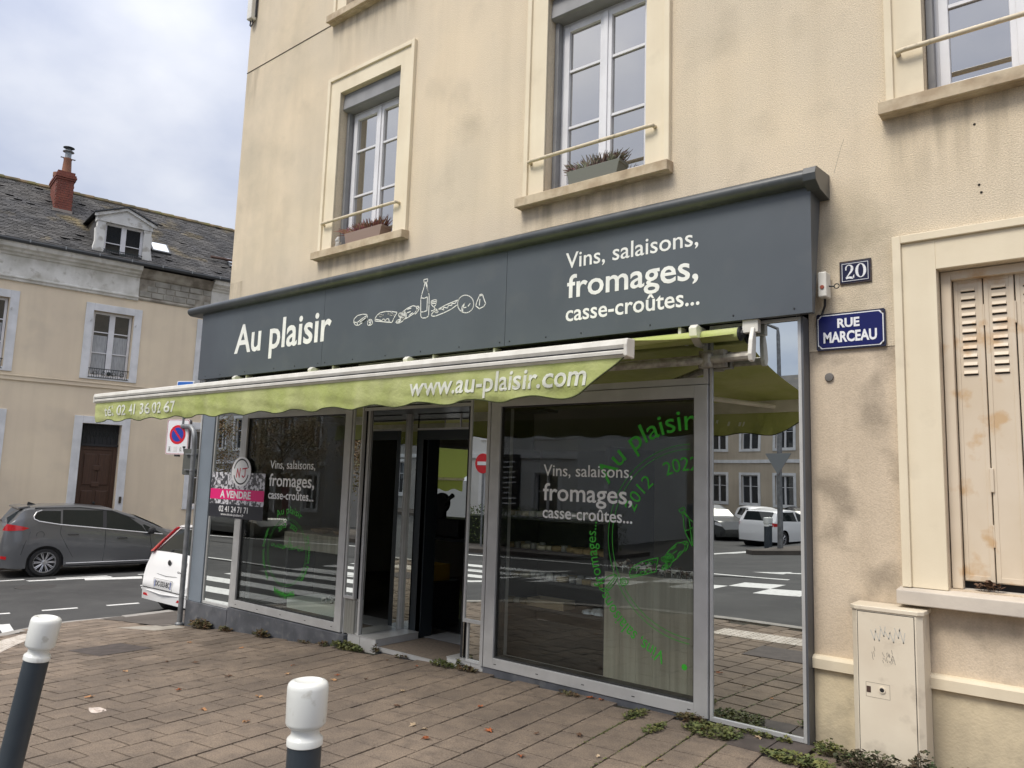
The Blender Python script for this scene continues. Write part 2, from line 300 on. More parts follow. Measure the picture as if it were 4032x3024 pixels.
    def obj(s, name, mats, parent=None, smooth=False, bevel=0., local=False, kind=None, recalc=True):
        me = s.mesh(name, mats)
        if smooth:
            me.polygons.foreach_set('use_smooth', [True] * len(me.polygons))
        o = bpy.data.objects.new(name, me)
        if parent is not None and not local:
            mi = root_inv(parent); me.transform(mi)
        link(o, parent)
        if bevel:
            b = o.modifiers.new('bevel', 'BEVEL'); b.width = bevel; b.segments = 2; b.limit_method = 'ANGLE'; b.angle_limit = radians(40)
        if smooth == 'auto' or (smooth and smooth is not True):
            try: me.set_sharp_from_angle(angle=radians(35))
            except Exception: pass
        if kind: o['kind'] = kind
        return o
def interp(x, pts):
    if x <= pts[0][0]: return pts[0][1]
    for (a, b), (c, d) in zip(pts, pts[1:]):
        if x <= c: return b + (d - b) * (x - a) / (c - a)
    return pts[-1][1]
PP = [(-11.6, -.53), (-10.6, -.43), (-9.3, -.305), (-8.27, -.235), (-6.2, -.10), (-5.2, -.055), (-4.36, -.02), (-1.6, .015), (8, .02)]
RR = [(-60, -1.5), (-30, -1.02), (-22, -.93), (-19, -.88), (-12, -.73), (-10.6, -.58), (-9.3, -.43), (-8.27, -.345), (-6.2, -.21), (-4.36, -.12), (-1.6, -.09), (60, -.06)]
def P(x): return interp(x, PP)
def R(x): return interp(x, RR)

# text -> vertices
_tc = {}
def text_geo(body, bold=0.):
    k = (body, bold)
    if k in _tc: return _tc[k]
    cu = bpy.data.curves.new('t', 'FONT'); cu.body = body; cu.size = 1; cu.offset = bold; cu.extrude = .02; cu.resolution_u = 3
    ob = bpy.data.objects.new('t', cu); me = bpy.data.meshes.new_from_object(ob)
    r = ([tuple(v.co) for v in me.vertices], [tuple(p.vertices) for p in me.polygons])
    bpy.data.objects.remove(ob); bpy.data.curves.remove(cu); bpy.data.meshes.remove(me); _tc[k] = r; return r
_h = text_geo('H'); CAPH = max(v[1] for v in _h[0])
def text(name, body, x0, x1, zb, cap, y, m, parent, bold=0., shear=0., th=.0015, wob=0., xf=None):
    V, Fc = text_geo(body, bold); xa = min(v[0] for v in V); xb = max(v[0] for v in V); kz = cap / CAPH; k = (x1 - x0) / (xb - xa)
    mb = MB()
    for v in V:
        x = x0 + (v[0] - xa) * k + shear * v[1] * kz; z = zb + v[1] * kz; yy = y - (v[2] + .02) / .04 * th
        if wob: yy += wob(x, z)
        mb.v.append(xf(x, yy, z) if xf else (x, yy, z))
    mb.f = Fc; mb.m = [0] * len(Fc)
    return mb.obj(name, m, parent)
def arc_text(name, body, cx, cz, Rr, a0, a1, cap, y, m, parent, bold=0., th=.001, xmax=1e9):
    """clockwise along the circle from angle a0 to a1 (degrees), letter tops outward"""
    V, Fc = text_geo(body, bold); xa = min(v[0] for v in V); xb = max(v[0] for v in V); kz = cap / CAPH; mb = MB()
    for v in V:
        t = radians(a0 + (a1 - a0) * (v[0] - xa) / (xb - xa)); r = Rr + v[1] * kz
        mb.v.append((min(cx + r * cos(t), xmax), y - (v[2] + .02) / .04 * th, cz + r * sin(t)))
    mb.f = Fc; mb.m = [0] * len(Fc)
    return mb.obj(name, m, parent)
def ribbon(mb, pts, w, y, th=.001):
    """pen stroke in the plane y: pts (x,z)"""
    for (a, b), (c, d) in zip(pts, pts[1:]):
        l = hypot(c - a, d - b)
        if l < 1e-5: continue
        nx, nz = -(d - b) / l * w / 2, (c - a) / l * w / 2; ex, ez = (c - a) / l * w * .3, (d - b) / l * w * .3
        mb.prism([(a - ex + nx, b - ez + nz), (a - ex - nx, b - ez - nz), (c + ex - nx, d + ez - nz), (c + ex + nx, d + ez + nz)], y, y - th)
def copy_tree(o, parent=None):
    c = o.copy(); COL.objects.link(c)
    if parent is not None: c.parent = parent
    for ch in list(o.children): copy_tree(ch, c)
    return c
def wall_cells(mb, x0, x1, z0, z1, ops, y=0., depth=.22):
    """wall sheet facing -y with rectangular openings and their reveals. ops: (xa,xb,za,zb[,depth])"""
    xs = sorted({x0, x1, *[min(max(v, x0), x1) for o in ops for v in o[:2]]}); zs = sorted({z0, z1, *[min(max(v, z0), z1) for o in ops for v in o[2:4]]})
    for a, b in zip(xs, xs[1:]):
        for c, d in zip(zs, zs[1:]):
            mx_, mz_ = (a + b) / 2, (c + d) / 2
            if any(o[0] < mx_ < o[1] and o[2] < mz_ < o[3] for o in ops): continue
            mb.face([(a, y, c), (b, y, c), (b, y, d), (a, y, d)])
    for o in ops:
        a, b, c, d = o[:4]; e = y + (o[4] if len(o) > 4 else depth)
        if a >= x1 or b <= x0 or c >= z1 or d <= z0: continue
        lo, hi = c >= z0, d <= z1; a, b, c, d = max(a, x0), min(b, x1), max(c, z0), min(d, z1)
        mb.face([(a, y, c), (a, y, d), (a, e, d), (a, e, c)]); mb.face([(b, y, c), (b, e, c), (b, e, d), (b, y, d)])
        if hi: mb.face([(a, y, d), (b, y, d), (b, e, d), (a, e, d)])
        if lo: mb.face([(a, y, c), (a, e, c), (b, e, c), (b, y, c)])
    return mb
# ================================================================== GROUND
def structure(o, label=None):
    o['kind'] = 'structure'
    if label: o['label'] = label
    return o
mb = MB(); mb.face([(-900, -900, -1.62), (900, -900, -1.62), (900, 900, -1.62), (-900, 900, -1.62)])
structure(mb.obj('ground', ASPH))
xs = [-60, -45, -30, -26, -22, -20, -19, -17, -15, -13.5, -12, -11.3, -10.6, -9.9, -9.3, -8.8, -8.27, -7.2, -6.2, -5.3, -4.36, -3, -1.6, 10, 30, 60]
mb = MB()
for a, b in zip(xs, xs[1:]): mb.face([(a, -60, R(a)), (b, -60, R(b)), (b, 60, R(b)), (a, 60, R(a))])
structure(mb.obj('road', ASPH))
KL = [(-11.5, -.6), (-11.35, -1.0), (-10.9, -1.55), (-10.3, -2.15), (-9.3, -2.95), (-8.2, -3.6), (-7.0, -4.1), (-5.6, -4.33), (-4, -4.42), (10, -4.42)]
KH = [(-11.5, -.6), (-11.3, .1), (-11.1, .8), (-10.95, 2), (-10.9, 25)]
def smooth_poly(p, n=5):
    o = []
    for i in range(len(p) - 1):
        p0, p1, p2, p3 = p[max(i - 1, 0)], p[i], p[i + 1], p[min(i + 2, len(p) - 1)]
        for k in range(n):
            t = k / n; o.append(tuple(.5 * (2 * b + (c - a) * t + (2 * a - 5 * b + 4 * c - d) * t * t + (3 * b - a - 3 * c + d) * t ** 3) for a, b, c, d in zip(p0, p1, p2, p3)))
    return o + [p[-1]]
kerbline = smooth_poly(KH[::-1] + KL[1:], 6)
KLs = smooth_poly(KL, 6); KHs = smooth_poly(KH, 6)
def kl(x): return interp(x, KLs)
def kh(x): return 25. if x > -10.9 else interp(x, KHs)
def pave_hi(x): return kh(x) if x < -9.05 else .1
# bedding of the footway
mb = MB(); x = -11.5
while x < 10:
    b = x + (.25 if x < 2 else 1); lo0, lo1 = kl(x) + .1, kl(b) + .1; hi0, hi1 = pave_hi(x + .01), pave_hi(b - .01)
    if hi1 < 1 and hi0 > 1: hi0 = hi1
    ys0 = [lo0, min(hi0, .15)] + ([hi0] if hi0 > .2 else []); ys1 = [lo1, min(hi1, .15)] + ([hi1] if hi1 > .2 else [])
    if len(ys0) == len(ys1):
        for (a, c), (d, e) in zip(zip(ys0, ys0[1:]), zip(ys1, ys1[1:])): mb.face([(x, a, P(x) - .017), (b, d, P(b) - .017), (b, e, P(b) - .017), (x, c, P(x) - .017)])
    x = b
pav = structure(mb.obj('pavement', JOINT))
# asphalt patch beside the corner
mb = MB()
for a, b in zip([-11.25, -10.9, -10.6, -10.2, -9.7], [-10.9, -10.6, -10.2, -9.7, -9.25]):
    ya = -.28 - .12 * (a + 11.25) / 2; yb = -.28 - .12 * (b + 11.25) / 2
    mb.face([(a, ya, P(a) + .006), (b, yb, P(b) + .006), (b, 24 if b > -10.9 else 1.2, P(b) + .006), (a, 24 if a > -10.9 else .4, P(a) + .006)])
o = mb.obj('asphalt_patch', ASPH2, pav)
# kerb stones
def offset_line(pl, d):
    o = []
    for i, p in enumerate(pl):
        a, b = pl[max(i - 1, 0)], pl[min(i + 1, len(pl) - 1)]; l = hypot(b[0] - a[0], b[1] - a[1]) or 1
        o.append((p[0] - (b[1] - a[1]) / l * d, p[1] + (b[0] - a[0]) / l * d))
    return o
kin = offset_line(kerbline, .17)
acc = 0; start = 0
for i in range(1, len(kerbline)):
    acc += hypot(kerbline[i][0] - kerbline[i - 1][0], kerbline[i][1] - kerbline[i - 1][1])
    if acc >= .8 or i == len(kerbline) - 1:
        segs = list(range(start, i + 1))
        if len(segs) == 2 and acc > 1.3:      # long straight run: cut into 1 m stones
            n = int(acc); (ax, ay), (bx, by) = kerbline[start], kerbline[i]; (cx, cy), (dx, dy) = kin[start], kin[i]
            parts = [([(ax + (bx - ax) * t / n, ay + (by - ay) * t / n), (ax + (bx - ax) * (t + .985) / n, ay + (by - ay) * (t + .985) / n)],
                      [(cx + (dx - cx) * t / n, cy + (dy - cy) * t / n), (cx + (dx - cx) * (t + .985) / n, cy + (dy - cy) * (t + .985) / n)]) for t in range(n)]
        else: parts = [([kerbline[s] for s in segs], [kin[s] for s in segs])]
        for po, pi_ in parts:
            if hypot(po[0][0] + 6, po[0][1] + 2) > 16: continue
            k = len(po); m = MB()
            for e, (q, w) in enumerate(zip(po, pi_)):
                zz = P(q[0]) + .004; m.v += [(q[0], q[1], zz - .25), (q[0], q[1], zz - .012), (q[0] * .93 + w[0] * .07, q[1] * .93 + w[1] * .07, zz), (w[0], w[1], zz), (w[0], w[1], zz - .25)]
            for e in range(k - 1):
                for j in range(4): m.f.append((e * 5 + j, e * 5 + j + 1, e * 5 + 6 + j, e * 5 + 5 + j)); m.m.append(0)
            m.f += [(0, 1, 2, 3, 4), tuple((k - 1) * 5 + j for j in (4, 3, 2, 1, 0))]; m.m += [0, 0]
            m.obj('kerb_stone', KERB, pav)
        acc = 0; start = i
# pavers: columns run away from the camera, joints staggered
ang = radians(94.5); ux, uy = cos(ang), sin(ang); vx, vy = sin(ang), -cos(ang)
PW, PL_ = .237, .240
rnd = random.Random(3)
paver_meshes = []
for i in range(7):
    m = MB(); w, l = (PW - .010 - rnd.random() * .004) / 2, (PL_ - .0125 - rnd.random() * .004) / 2; c = .0015
    m.v = [(-w, -l, -.03), (w, -l, -.03), (w, l, -.03), (-w, l, -.03), (-w, -l, -c), (w, -l, -c), (w, l, -c), (-w, l, -c)] + [(sx * (w - c), sy * (l - c), rnd.uniform(-.0006, .0006)) for sx, sy in ((-1, -1), (1, -1), (1, 1), (-1, 1))]
    m.f = [(0, 1, 5, 4), (1, 2, 6, 5), (2, 3, 7, 6), (3, 0, 4, 7), (4, 5, 9, 8), (5, 6, 10, 9), (6, 7, 11, 10), (7, 4, 8, 11), (8, 9, 10, 11)]; m.m = [0] * 9
    paver_meshes.append(m.mesh('paver', PAVER))
cells = []
for i in range(-60, 45):
    off = rnd.choice((0, .5)) + rnd.uniform(-.06, .06) if i % 1 == 0 else 0
    off = (.5 if i % 2 else 0) + rnd.uniform(-.05, .05)
    for j in range(-28, 16):
        u = (j + off) * PL_; v = i * PW; x = -4 + u * ux + v * vx; y = -1.5 + u * uy + v * vy
        if x < -11.4 or x > 2.4: continue
        if y < kl(x) + .29 or y > min(kh(x), 3) - .17: continue
        if x > -9.3 and y > -.1: continue
        if x < -9.2 and y > -.22 - .1 * (x + 11): continue
        if -8.32 < x < -7.88 and -1.70 < y < -1.36: continue
        if -2.02 < x < -1.62 and y > -.38: continue
        cells.append((x, y, u))
# how large a paver shows: distance to the eye
def vis(c):
    x, y, _ = c; d = Vector((x, y + 5.2, P(x) - 1.6)); q = _B.transposed() @ d
    if q.y < .3: return 1e9
    px, pz = 2016 + 3000 * q.x / q.y, 1512 - 3000 * q.z / q.y
    return q.length + (0 if -150 < px < 4180 and pz < 3200 else 500)
cells.sort(key=vis)
field = MB()
for n, (x, y, u) in enumerate(cells):
    me = rnd.choice(paver_meshes); sl = (P(x + .1) - P(x - .1)) / .2
    rotm = Matrix.Rotation(-atan2(sl, 1) + rnd.uniform(-.006, .006), 4, 'Y') @ Matrix.Rotation(rnd.uniform(-.006, .006), 4, 'X') @ Matrix.Rotation(ang - pi / 2 + rnd.uniform(-.006, .006), 4, 'Z')
    M4 = Matrix.Translation((x, y, P(x) + rnd.uniform(-.0016, .0022))) @ rotm
    if n < 300:
        o = bpy.data.objects.new('paver', me); o.matrix_world = M4; COL.objects.link(o); o.parent = pav
    else:
        b = len(field.v); field.v += [tuple(M4 @ v.co) for v in me.vertices]
        for p in me.polygons: field.f.append(tuple(b + i for i in p.vertices)); field.m.append(0)
field.obj('paver_field', PAVER, pav, kind='stuff')
# inspection cover, dark slabs, tactile strip
def slab(name, pts, m, lift=.0055, th=.03, lab=None):
    b = MB(); b.prism(pts, 0, -th, 'z'); b.v = [(v[0], v[1], v[2] + P(v[0]) + lift) for v in b.v]
    o = b.obj(name, m, pav, bevel=.002)
    if lab: o['label'] = lab
    return o
slab('inspection_cover', [(-8.42, -1.80), (-7.80, -1.76), (-7.80, -1.24), (-8.42, -1.28)], SLABD)
slab('inspection_cover', [(-3.05, -2.95), (-2.45, -2.95), (-2.45, -2.4), (-3.05, -2.4)], SLABD, .0065)
slab('pale_repair_slab', [(-9.75, -.72), (-9.0, -.62), (-8.92, -.30), (-9.35, -.25), (-9.6, -.5)], mat('pale_patch_concrete', (.36, .33, .28), .9, col2=(.28, .25, .21), ns=6))
slab('drain_slab', [(-2.07, -.44), (-1.845, -.45), (-1.84, -.105), (-2.06, -.105)], SLABD)
slab('drain_slab', [(-1.835, -.45), (-1.62, -.44), (-1.62, -.105), (-1.832, -.105)], SLABD)
stripc = smooth_poly([(-10.35, -1.55), (-10.0, -1.86), (-9.5, -2.2), (-8.9, -2.6), (-8.2, -3.0)], 4)
stro = offset_line(stripc, .30)
for i in range(0, len(stripc) - 2, 2):
    b = MB(); pts = [stripc[i], stripc[i + 2], stro[i + 2], stro[i]]; b.prism(pts, 0, -.02, 'z')
    for a_ in range(6):
        for b_ in range(6):
            s, t = (a_ + .5) / 6, (b_ + .5) / 6
            x = (pts[0][0] * (1 - s) + pts[1][0] * s) * (1 - t) + (pts[3][0] * (1 - s) + pts[2][0] * s) * t
            y = (pts[0][1] * (1 - s) + pts[1][1] * s) * (1 - t) + (pts[3][1] * (1 - s) + pts[2][1] * s) * t
            b.lathe([(.014, 0), (.009, .005)], 6, (x, y, 0))
    b.v = [(v[0], v[1], v[2] + P(v[0]) + .0045) for v in b.v]; b.obj('tactile_tile', TACT, pav)
for i in range(5):
    x0 = -3.75 + i * .42; b = MB(); b.box(x0, x0 + .41, -3.62, -3.22, -.02, 0)
    for a_ in range(6):
        for b_ in range(6): b.lathe([(.014, 0), (.009, .005)], 6, (x0 + .035 + a_ * .068, -3.59 + b_ * .068, 0))
    b.v = [(v[0], v[1], v[2] + P(v[0]) + .0045) for v in b.v]; b.obj('tactile_tile', TACT, pav)
# road markings, laid 4 mm over the carriageway
def marking(pts, name='road_marking', m=ROADP, lift=.004):
    cx = sum(p[0] for p in pts) / len(pts); b = MB()
    b.face([(p[0], p[1], R(p[0]) + lift) for p in pts]); o = b.obj(name, m); return structure(o)
rt = radians(10.6); su, sn = (sin(rt), cos(rt)), (cos(rt), -sin(rt))
def dash(x, y, l, w, a=rt):
    d = (sin(a), cos(a)); n = (cos(a), -sin(a))
    return [(x, y), (x + d[0] * l, y + d[1] * l), (x + d[0] * l + n[0] * w, y + d[1] * l + n[1] * w), (x + n[0] * w, y + n[1] * w)]
for i in range(-3, 3): marking(dash(-14.12 + i * .17 + .02, .02 + i * .95, .52, .12))
for pts in ([(-19.0, .2), (-18.85, 1.35), (-18.7, 1.35), (-18.85, .2)], [(-18.62, 1.9), (-18.4, 2.9), (-18.28, 2.9), (-18.5, 1.9)], [(-18.2, 3.5), (-18.0, 4.6), (-17.88, 4.6), (-18.08, 3.5)],
            [(-18.55, 1.3), (-18.2, 2.9), (-17.95, 2.85), (-18.35, 1.3)], [(-18.1, 2.3), (-17.75, 3.4), (-17.3, 3.2), (-17.8, 2.2)], [(-18.5, .2), (-18.43, .7), (-18.33, .7), (-18.4, .2)]): marking(pts)
b = MB(); b.lathe([(.36, 0), (.36, .004)], 28, (-17.3, 1.05, R(-17.3) + .004)); structure(b.obj('manhole_cover', mat('worn_iron', (.05, .048, .046), .6)))
for i in range(10):
    y = -2.35 - i * .95
    for a, c in ((-17, -15), (-15, -13.5), (-13.5, -12.02), (-12, -11.6 + .05 * i)):
        if c < -11.8 or i > 1: marking([(a, y - .45), (c, y - .45), (c, y), (a, y)])
marking([(-13.05, -.78), (-12.2, -.98), (-12.25, -1.12), (-13.1, -.93)]); marking([(-13.3, -1.5), (-12.1, -1.75), (-12.1, -2.0), (-13.3, -1.75)])
for i in range(5):
    x0 = -9.9 + i * 1.6; marking([(x0, -7.85), (x0 + .8, -7.85), (x0 + .8, -8.7), (x0, -8.7)]); marking([(x0 - .8, -8.7), (x0, -8.7), (x0, -9.5), (x0 - .8, -9.5)])
marking([(-40, -10.45), (-3.0, -10.45), (-3.0, -10.6), (-40, -10.6)]); marking([(-40, -6.9), (-14, -6.9), (-14, -7.02), (-40, -7.02)])
marking([(-6.7, -11.9), (-5.9, -11.6), (-5.9, -11.8), (-4.9, -11.8), (-4.6, -12.8), (-4.8, -12.8), (-5.0, -12.0), (-5.9, -12.0), (-5.9, -12.2)])
marking([(-3.3, -5.2), (-2.5, -4.7), (-2.5, -5.7)])
for i in range(7): marking([(-11.6 + i * .5, -18.9 - i * .3), (-11.3 + i * .5, -18.8 - i * .3), (-10.2 + i * .5, -21.2 - i * .3), (-10.5 + i * .5, -21.3 - i * .3)])
# footway on the other side of the street, seen in the mirrors
def far_pave(name, pts, h=.13):
    b = MB(); xs_ = sorted({p[0] for p in pts}); b.prism(pts, 0, -.4, 'z'); b.v = [(v[0], v[1], v[2] + R(v[0]) + h) for v in b.v]; return structure(b.obj(name, ASPH2))
far_pave('far_pavement', [(-60, -18.0), (-60, -14.2), (-30, -14.2), (-19.5, -14.2), (-13.5, -14.6), (-12.6, -16.2), (-12.6, -18.0)])
far_pave('traffic_island', [(-9.8, -19.2), (-9.2, -18.2), (-7.0, -18.0), (-3.0, -18.1), (30, -18.1), (30, -21), (-3.0, -21), (-8.8, -21)])

# ================================================================== CORNER BUILDING
BX0, BX1, ZT = -9.045, 7.0, 11.2
bld = thing('corner_building', 'cream roughcast corner building with white casement windows standing over the dark grey shop', 'building', (-4, 0, 0))
WIN = [(-6.945, -5.904), (-3.94, -2.906), (-.905, .13), (2.1, 3.13), (5.1, 6.1)]
ops = []
for a, b in WIN: ops += [(a, b, 4.125, 6.015, .2), (a, b, 7.04, 8.93, .2)]
SHO = (-.872, .16, 1.047, 2.974, .13)
mb = MB(); mb.cur = 0
wall_cells(mb, BX0, BX1, 2.523, ZT, ops + [(BX0 - 1, -1.655, 0, 3.6, .02), SHO], 0)
mb.face([(BX0, 0, 3.6), (BX0, 0, ZT), (BX0, 11, ZT), (BX0, 11, 3.6)]); mb.face([(BX1, 0, -.2), (BX1, 0, ZT), (BX1, 11, ZT), (BX1, 11, -.2)])
mb.face([(BX0, 11, -1), (BX0, 11, ZT), (BX1, 11, ZT), (BX1, 11, -1)])
for a, b, c, d in ((0, 3.5, -1, 3.6), (5.1, 11, -1, 3.6), (3.5, 5.1, -1, .85), (3.5, 5.1, 2.15, 3.6)): mb.face([(BX0, a, c), (BX0, b, c), (BX0, b, d), (BX0, a, d)])
mb.obj('wall', PLASTER, bld)
mb = MB(); wall_cells(mb, -1.655, BX1, .545, 2.523, [SHO], .004); mb.obj('lower_wall', PLASTER2, bld)
mb = MB(); mb.face([(-1.655, -.004, -.2), (BX1, -.004, -.2), (BX1, -.004, .49), (-1.655, -.004, .49)]); mb.obj('plinth', PLINTH, bld)
mb = MB(); mb.prism([(.004, .475), (-.038, .475), (-.042, .535), (-.03, .553), (.004, .556)], -1.656, BX1, 'x'); mb.obj('plinth_band', TRIM, bld)
mb = MB(); mb.box(BX0 - .3, BX1, -.35, 11.2, ZT, ZT + .25); mb.prism([(-.35, ZT + .25), (5.5, ZT + 3.5), (11.3, ZT + .25)], BX0, BX1, 'x'); mb.obj('roof', SLATE, bld)
mb = MB(); mb.tube([(BX0 - .0, -.004, 6.955), (-7.19, -.004, 6.975)], .0045, 5); mb.obj('render_joint', mat('dark_joint', (.10, .085, .06), .9), bld)
# inside: dark rooms behind the panes
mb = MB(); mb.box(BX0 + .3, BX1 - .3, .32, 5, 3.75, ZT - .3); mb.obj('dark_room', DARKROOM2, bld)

def window(xa, xb, zs, zt, first=False):
    """surround, sill, roller box and a two-leaf casement with glazing bars"""
    m = MB(); L_, R_ = xa - .22, xb + .21
    m.frame(L_, R_, zs - .005, zt + .225, .047, -.040, .004, bottom=False)
    o = m.obj('window_surround_rim', TRIM, bld, bevel=.004)
    m = MB(); m.frame(L_ + .047, R_ - .047, zs - .005, zt + .178, .173, -.018, .004, bottom=False); m.obj('window_surround', TRIM, bld)
    m = MB(); m.prism([(-.105, zs - .095), (-.105, zs - .012), (.19, zs + .02), (.19, zs - .095), (-.06, zs - .095), (-.065, zs - .088), (-.075, zs - .088), (-.08, zs - .095)], L_ - .035, R_ + .02, 'x')
    m.obj('window_sill', SILL, bld, bevel=.004)
    m = MB(); m.prism([(.045, zt - .002), (.03, zt - .19), (.055, zt - .205), (.19, zt - .205), (.19, zt - .002)], xa + .004, xb - .004, 'x'); sb = m.obj('roller_shutter_box', GREYPVC, bld, bevel=.003)
    for x in (xa + .005, xb - .045):
        m = MB(); m.box(x, x + .04, .10, .165, zs + .01, zt - .205); m.obj('shutter_rail', GREYPVC, bld, bevel=.002)
    zt2 = zt - .19; y0, y1 = .165, .235
    m = MB(); m.frame(xa + .002, xb - .002, zs + .005, zt2, .065, y0 + .01, y1, wb=.06, wt=.05)
    fr = m.obj('casement_window', WHITEPVC, bld, bevel=.003)
    cx = (xa + xb) / 2
    for a, b, hinge in ((xa + .065, cx + .002, 1), (cx + .002, xb - .065, -1)):
        m = MB(); m.frame(a + .002, b - .002, zs + .065, zt2 - .05, .058, y0 - .004, y1 - .015); m.obj('sash', WHITEPVC, fr, bevel=.004)
        g0, g1, h0, h1 = a + .055, b - .055, zs + .12, zt2 - .105
        mz = [h0, h0 + (h1 - h0) * .30, h0 + (h1 - h0) * .70, h1]
        mz = [h0, zs + .66, zs + 1.205, h1]
        for q0, q1 in zip(mz, mz[1:]):
            k = MB(); k.box(g0, g1, y0 + .026, y0 + .032, q0, q1); p = k.obj('pane', WPANE, fr)
        for q in mz[1:-1]:
            k = MB(); k.box(g0 + .002, g1 - .002, y0 + .008, y0 + .024, q - .011, q + .011); k.obj('glazing_bar', WHITEPVC, fr)
    m = MB(); m.box(cx - .022, cx + .026, y0 - .016, y0 - .005, zs + .075, zt2 - .055); m.obj('meeting_stile', WHITEPVC, fr, bevel=.004)
    return fr
for a, b in WIN:
    window(a, b, 4.125, 6.015); window(a, b, 7.04, 8.93)
    for zr in (4.445, 7.36):
        m = MB(); m.tube([(a - .14, 0, zr), (a - .14, -.06, zr), (a - .10, -.068, zr), (b + .04, -.068, zr), (b + .08, -.06, zr), (b + .08, 0, zr)], .0165, 10); m.obj('window_rail', RAILM, bld, smooth=True)
# shuttered ground-floor window
m = MB(); m.frame(-1.115, .405, 1.04, 3.215, .05, -.05, .006, bottom=False); m.obj('window_surround_rim', TRIM, bld, bevel=.004)
m = MB(); m.frame(-1.065, .355, 1.04, 3.165, .19, -.028, .006, bottom=False); m.obj('window_surround', TRIM, bld, bevel=.003)
m = MB(); m.prism([(-.12, .945), (-.12, 1.028), (.13, 1.052), (.13, .945)], -1.135, .425, 'x'); m.obj('window_sill', mat('cream_painted_sill', (.60, .54, .46), .8, col2=(.50, .45, .39), ns=4, bump=.2), bld, bevel=.006)
m = MB(); m.frame(-.866, .154, 1.05, 2.97, .055, .055, .13, bottom=False); m.obj('shutter_frame', SHUT, bld, bevel=.003)
m = MB(); m.box(-.868, .156, .145, .15, 1.02, 3.0); m.obj('shutter_backing', DARKROOM2, bld)
lv = MB(); lv.prism([(-.0, 0), (-.012, .002), (-.002, .022), (0, .022)], -.036, .036, 'x'); lvm = lv.mesh('louvre', SHUT)
dk = mat('slot_shadow_gap', (.012, .01, .008), .9)
sl = MB(); sl.box(-.038, .038, -.0015, .001, -.006, .001); slm = sl.mesh('louvre_slot', dk)
for i in range(6):
    x0 = -.806 + i * .161; y = .098 + (.0 if i % 2 else .006)
    m = MB(); m.box(x0, x0 + .155, y, y + .018, 1.095, 2.93)
    m.frame(x0 + .002, x0 + .153, 1.10, 2.925, .022, y - .004, y, wb=.03, wt=.03)
    lf = m.obj('shutter_leaf', SHUT, bld, bevel=.0015)
    for j in range(11):
        z = 2.842 - j * .0514
        for me, dz in ((lvm, .0), (slm, -.002)):
            o = bpy.data.objects.new(me.name.split('.')[0], me); o.location = root_inv(lf) @ Vector((x0 + .0775, y - .001, z + dz)); link(o, lf)
    for zh in (2.62, 1.30): m = MB(); m.tube([(x0 + .158, y - .006, zh), (x0 + .158, y - .006, zh + .13)], .006, 6); m.obj('hinge', SHUT, bld)
m = MB(); m.box(-.655, -.635, .08, .095, 1.62, 1.76); m.obj('shutter_latch', SHUT, bld, bevel=.003)
# small scars in the render
hole = mat('hole_dark', (.02, .017, .012), .9)
for x, z in ((-.63, 3.47), (-.62, 3.42), (-.64, 3.86), (-.28, 3.5)):
    m = MB(); m.lathe([(.008, -.002), (.006, -.0045)], 7, (x, 0, z), 'y'); m.obj('wall_hole', hole, bld)
m = MB(); m.lathe([(.03, -.001), (.026, -.012), (.012, -.014)], 12, (-1.528, 0, 2.343), 'y'); m.obj('filled_hole', mat('grey_filler', (.16, .15, .14), .9), bld)
cr = MB(); pts = [(-1.47, 3.74), (-1.455, 3.80), (-1.44, 3.85), (-1.42, 3.92), (-1.40, 3.97)]
for (a, b_), (c, d) in zip(pts, pts[1:]): cr.tube([(a, .0002, b_), (c, .0002, d)], .0012, 4)
cr.obj('wall_crack', mat('crack_dark', (.16, .13, .09), .9), bld)

# alarm box high on the corner
al = thing('alarm_box', 'small pale box with hanging cable ends high on the left corner of the cream building', 'box', (BX0 + .06, -.03, 7.75))
m = MB(); m.box(BX0 + .02, BX0 + .13, -.09, -.002, 7.68, 8.1); m.obj('housing', CREAMALU, al, bevel=.012)
m = MB(); m.tube([(BX0 + .05, -.04, 7.69), (BX0 + .05, -.045, 7.61), (BX0 + .075, -.045, 7.585), (BX0 + .10, -.04, 7.62), (BX0 + .10, -.04, 7.69)], .009, 6); m.obj('cable', BLKP, al)
m = MB(); m.tube([(BX0 + .135, -.02, 7.72), (BX0 + .135, -.02, 8.4)], .012, 6); m.obj('conduit', BLKP, al)
# ================================================================== SHOP FRONT
sf = thing('shopfront', 'glazed shop front with aluminium frames, mirror panels and recessed doorway on the corner', 'shop front', (-5.4, 0, 0))
YF = -.10
# corner pillar and plinths
m = MB(); m.box(-9.21, -8.925, -.13, .25, -.005, 2.78); m.obj('corner_pillar', BLUEGREY, sf, bevel=.003)
m = MB(); m.box(-9.235, -9.211, -.142, -.09, -.005, 2.75); m.obj('pillar_edge_strip', ALU, sf)
m = MB(); m.box(-9.235, -8.30, -.148, .25, -.75, -.007); m.obj('corner_plinth', PLINTHGREY, sf, bevel=.004)
m = MB(); m.box(-8.29, -6.17, -.148, .25, -.6, .022); m.obj('left_plinth', PLINTHGREY, sf, bevel=.004)
m = MB(); m.box(-4.365, -2.32, -.118, .25, -.4, .03); m.obj('right_plinth', PLINTHGREY, sf, bevel=.004)
def mirror(xa, xb, za, zb, fr=.02, y=YF, wb=.03, name='mirror_panel'):
    m = MB(); m.frame(xa, xb, za, zb, fr, y - .012, y + .03, wb=wb, wt=.02); f = m.obj(name, ALU, sf, bevel=.002)
    m = MB(); m.box(xa + fr - .003, xb - fr + .003, y, y + .006, za + wb - .003, zb - .017); m.obj('mirror_glass', MIRROR, f); return f
mirror(-8.922, -8.318, -.004, 2.74, .018)
mirror(-6.235, -6.075, .375, 2.72, .018, y=-.115)
mirror(-4.605, -4.375, .365, 2.72, .02, y=-.115)
mirror(-2.322, -1.672, .022, 2.75, .022)
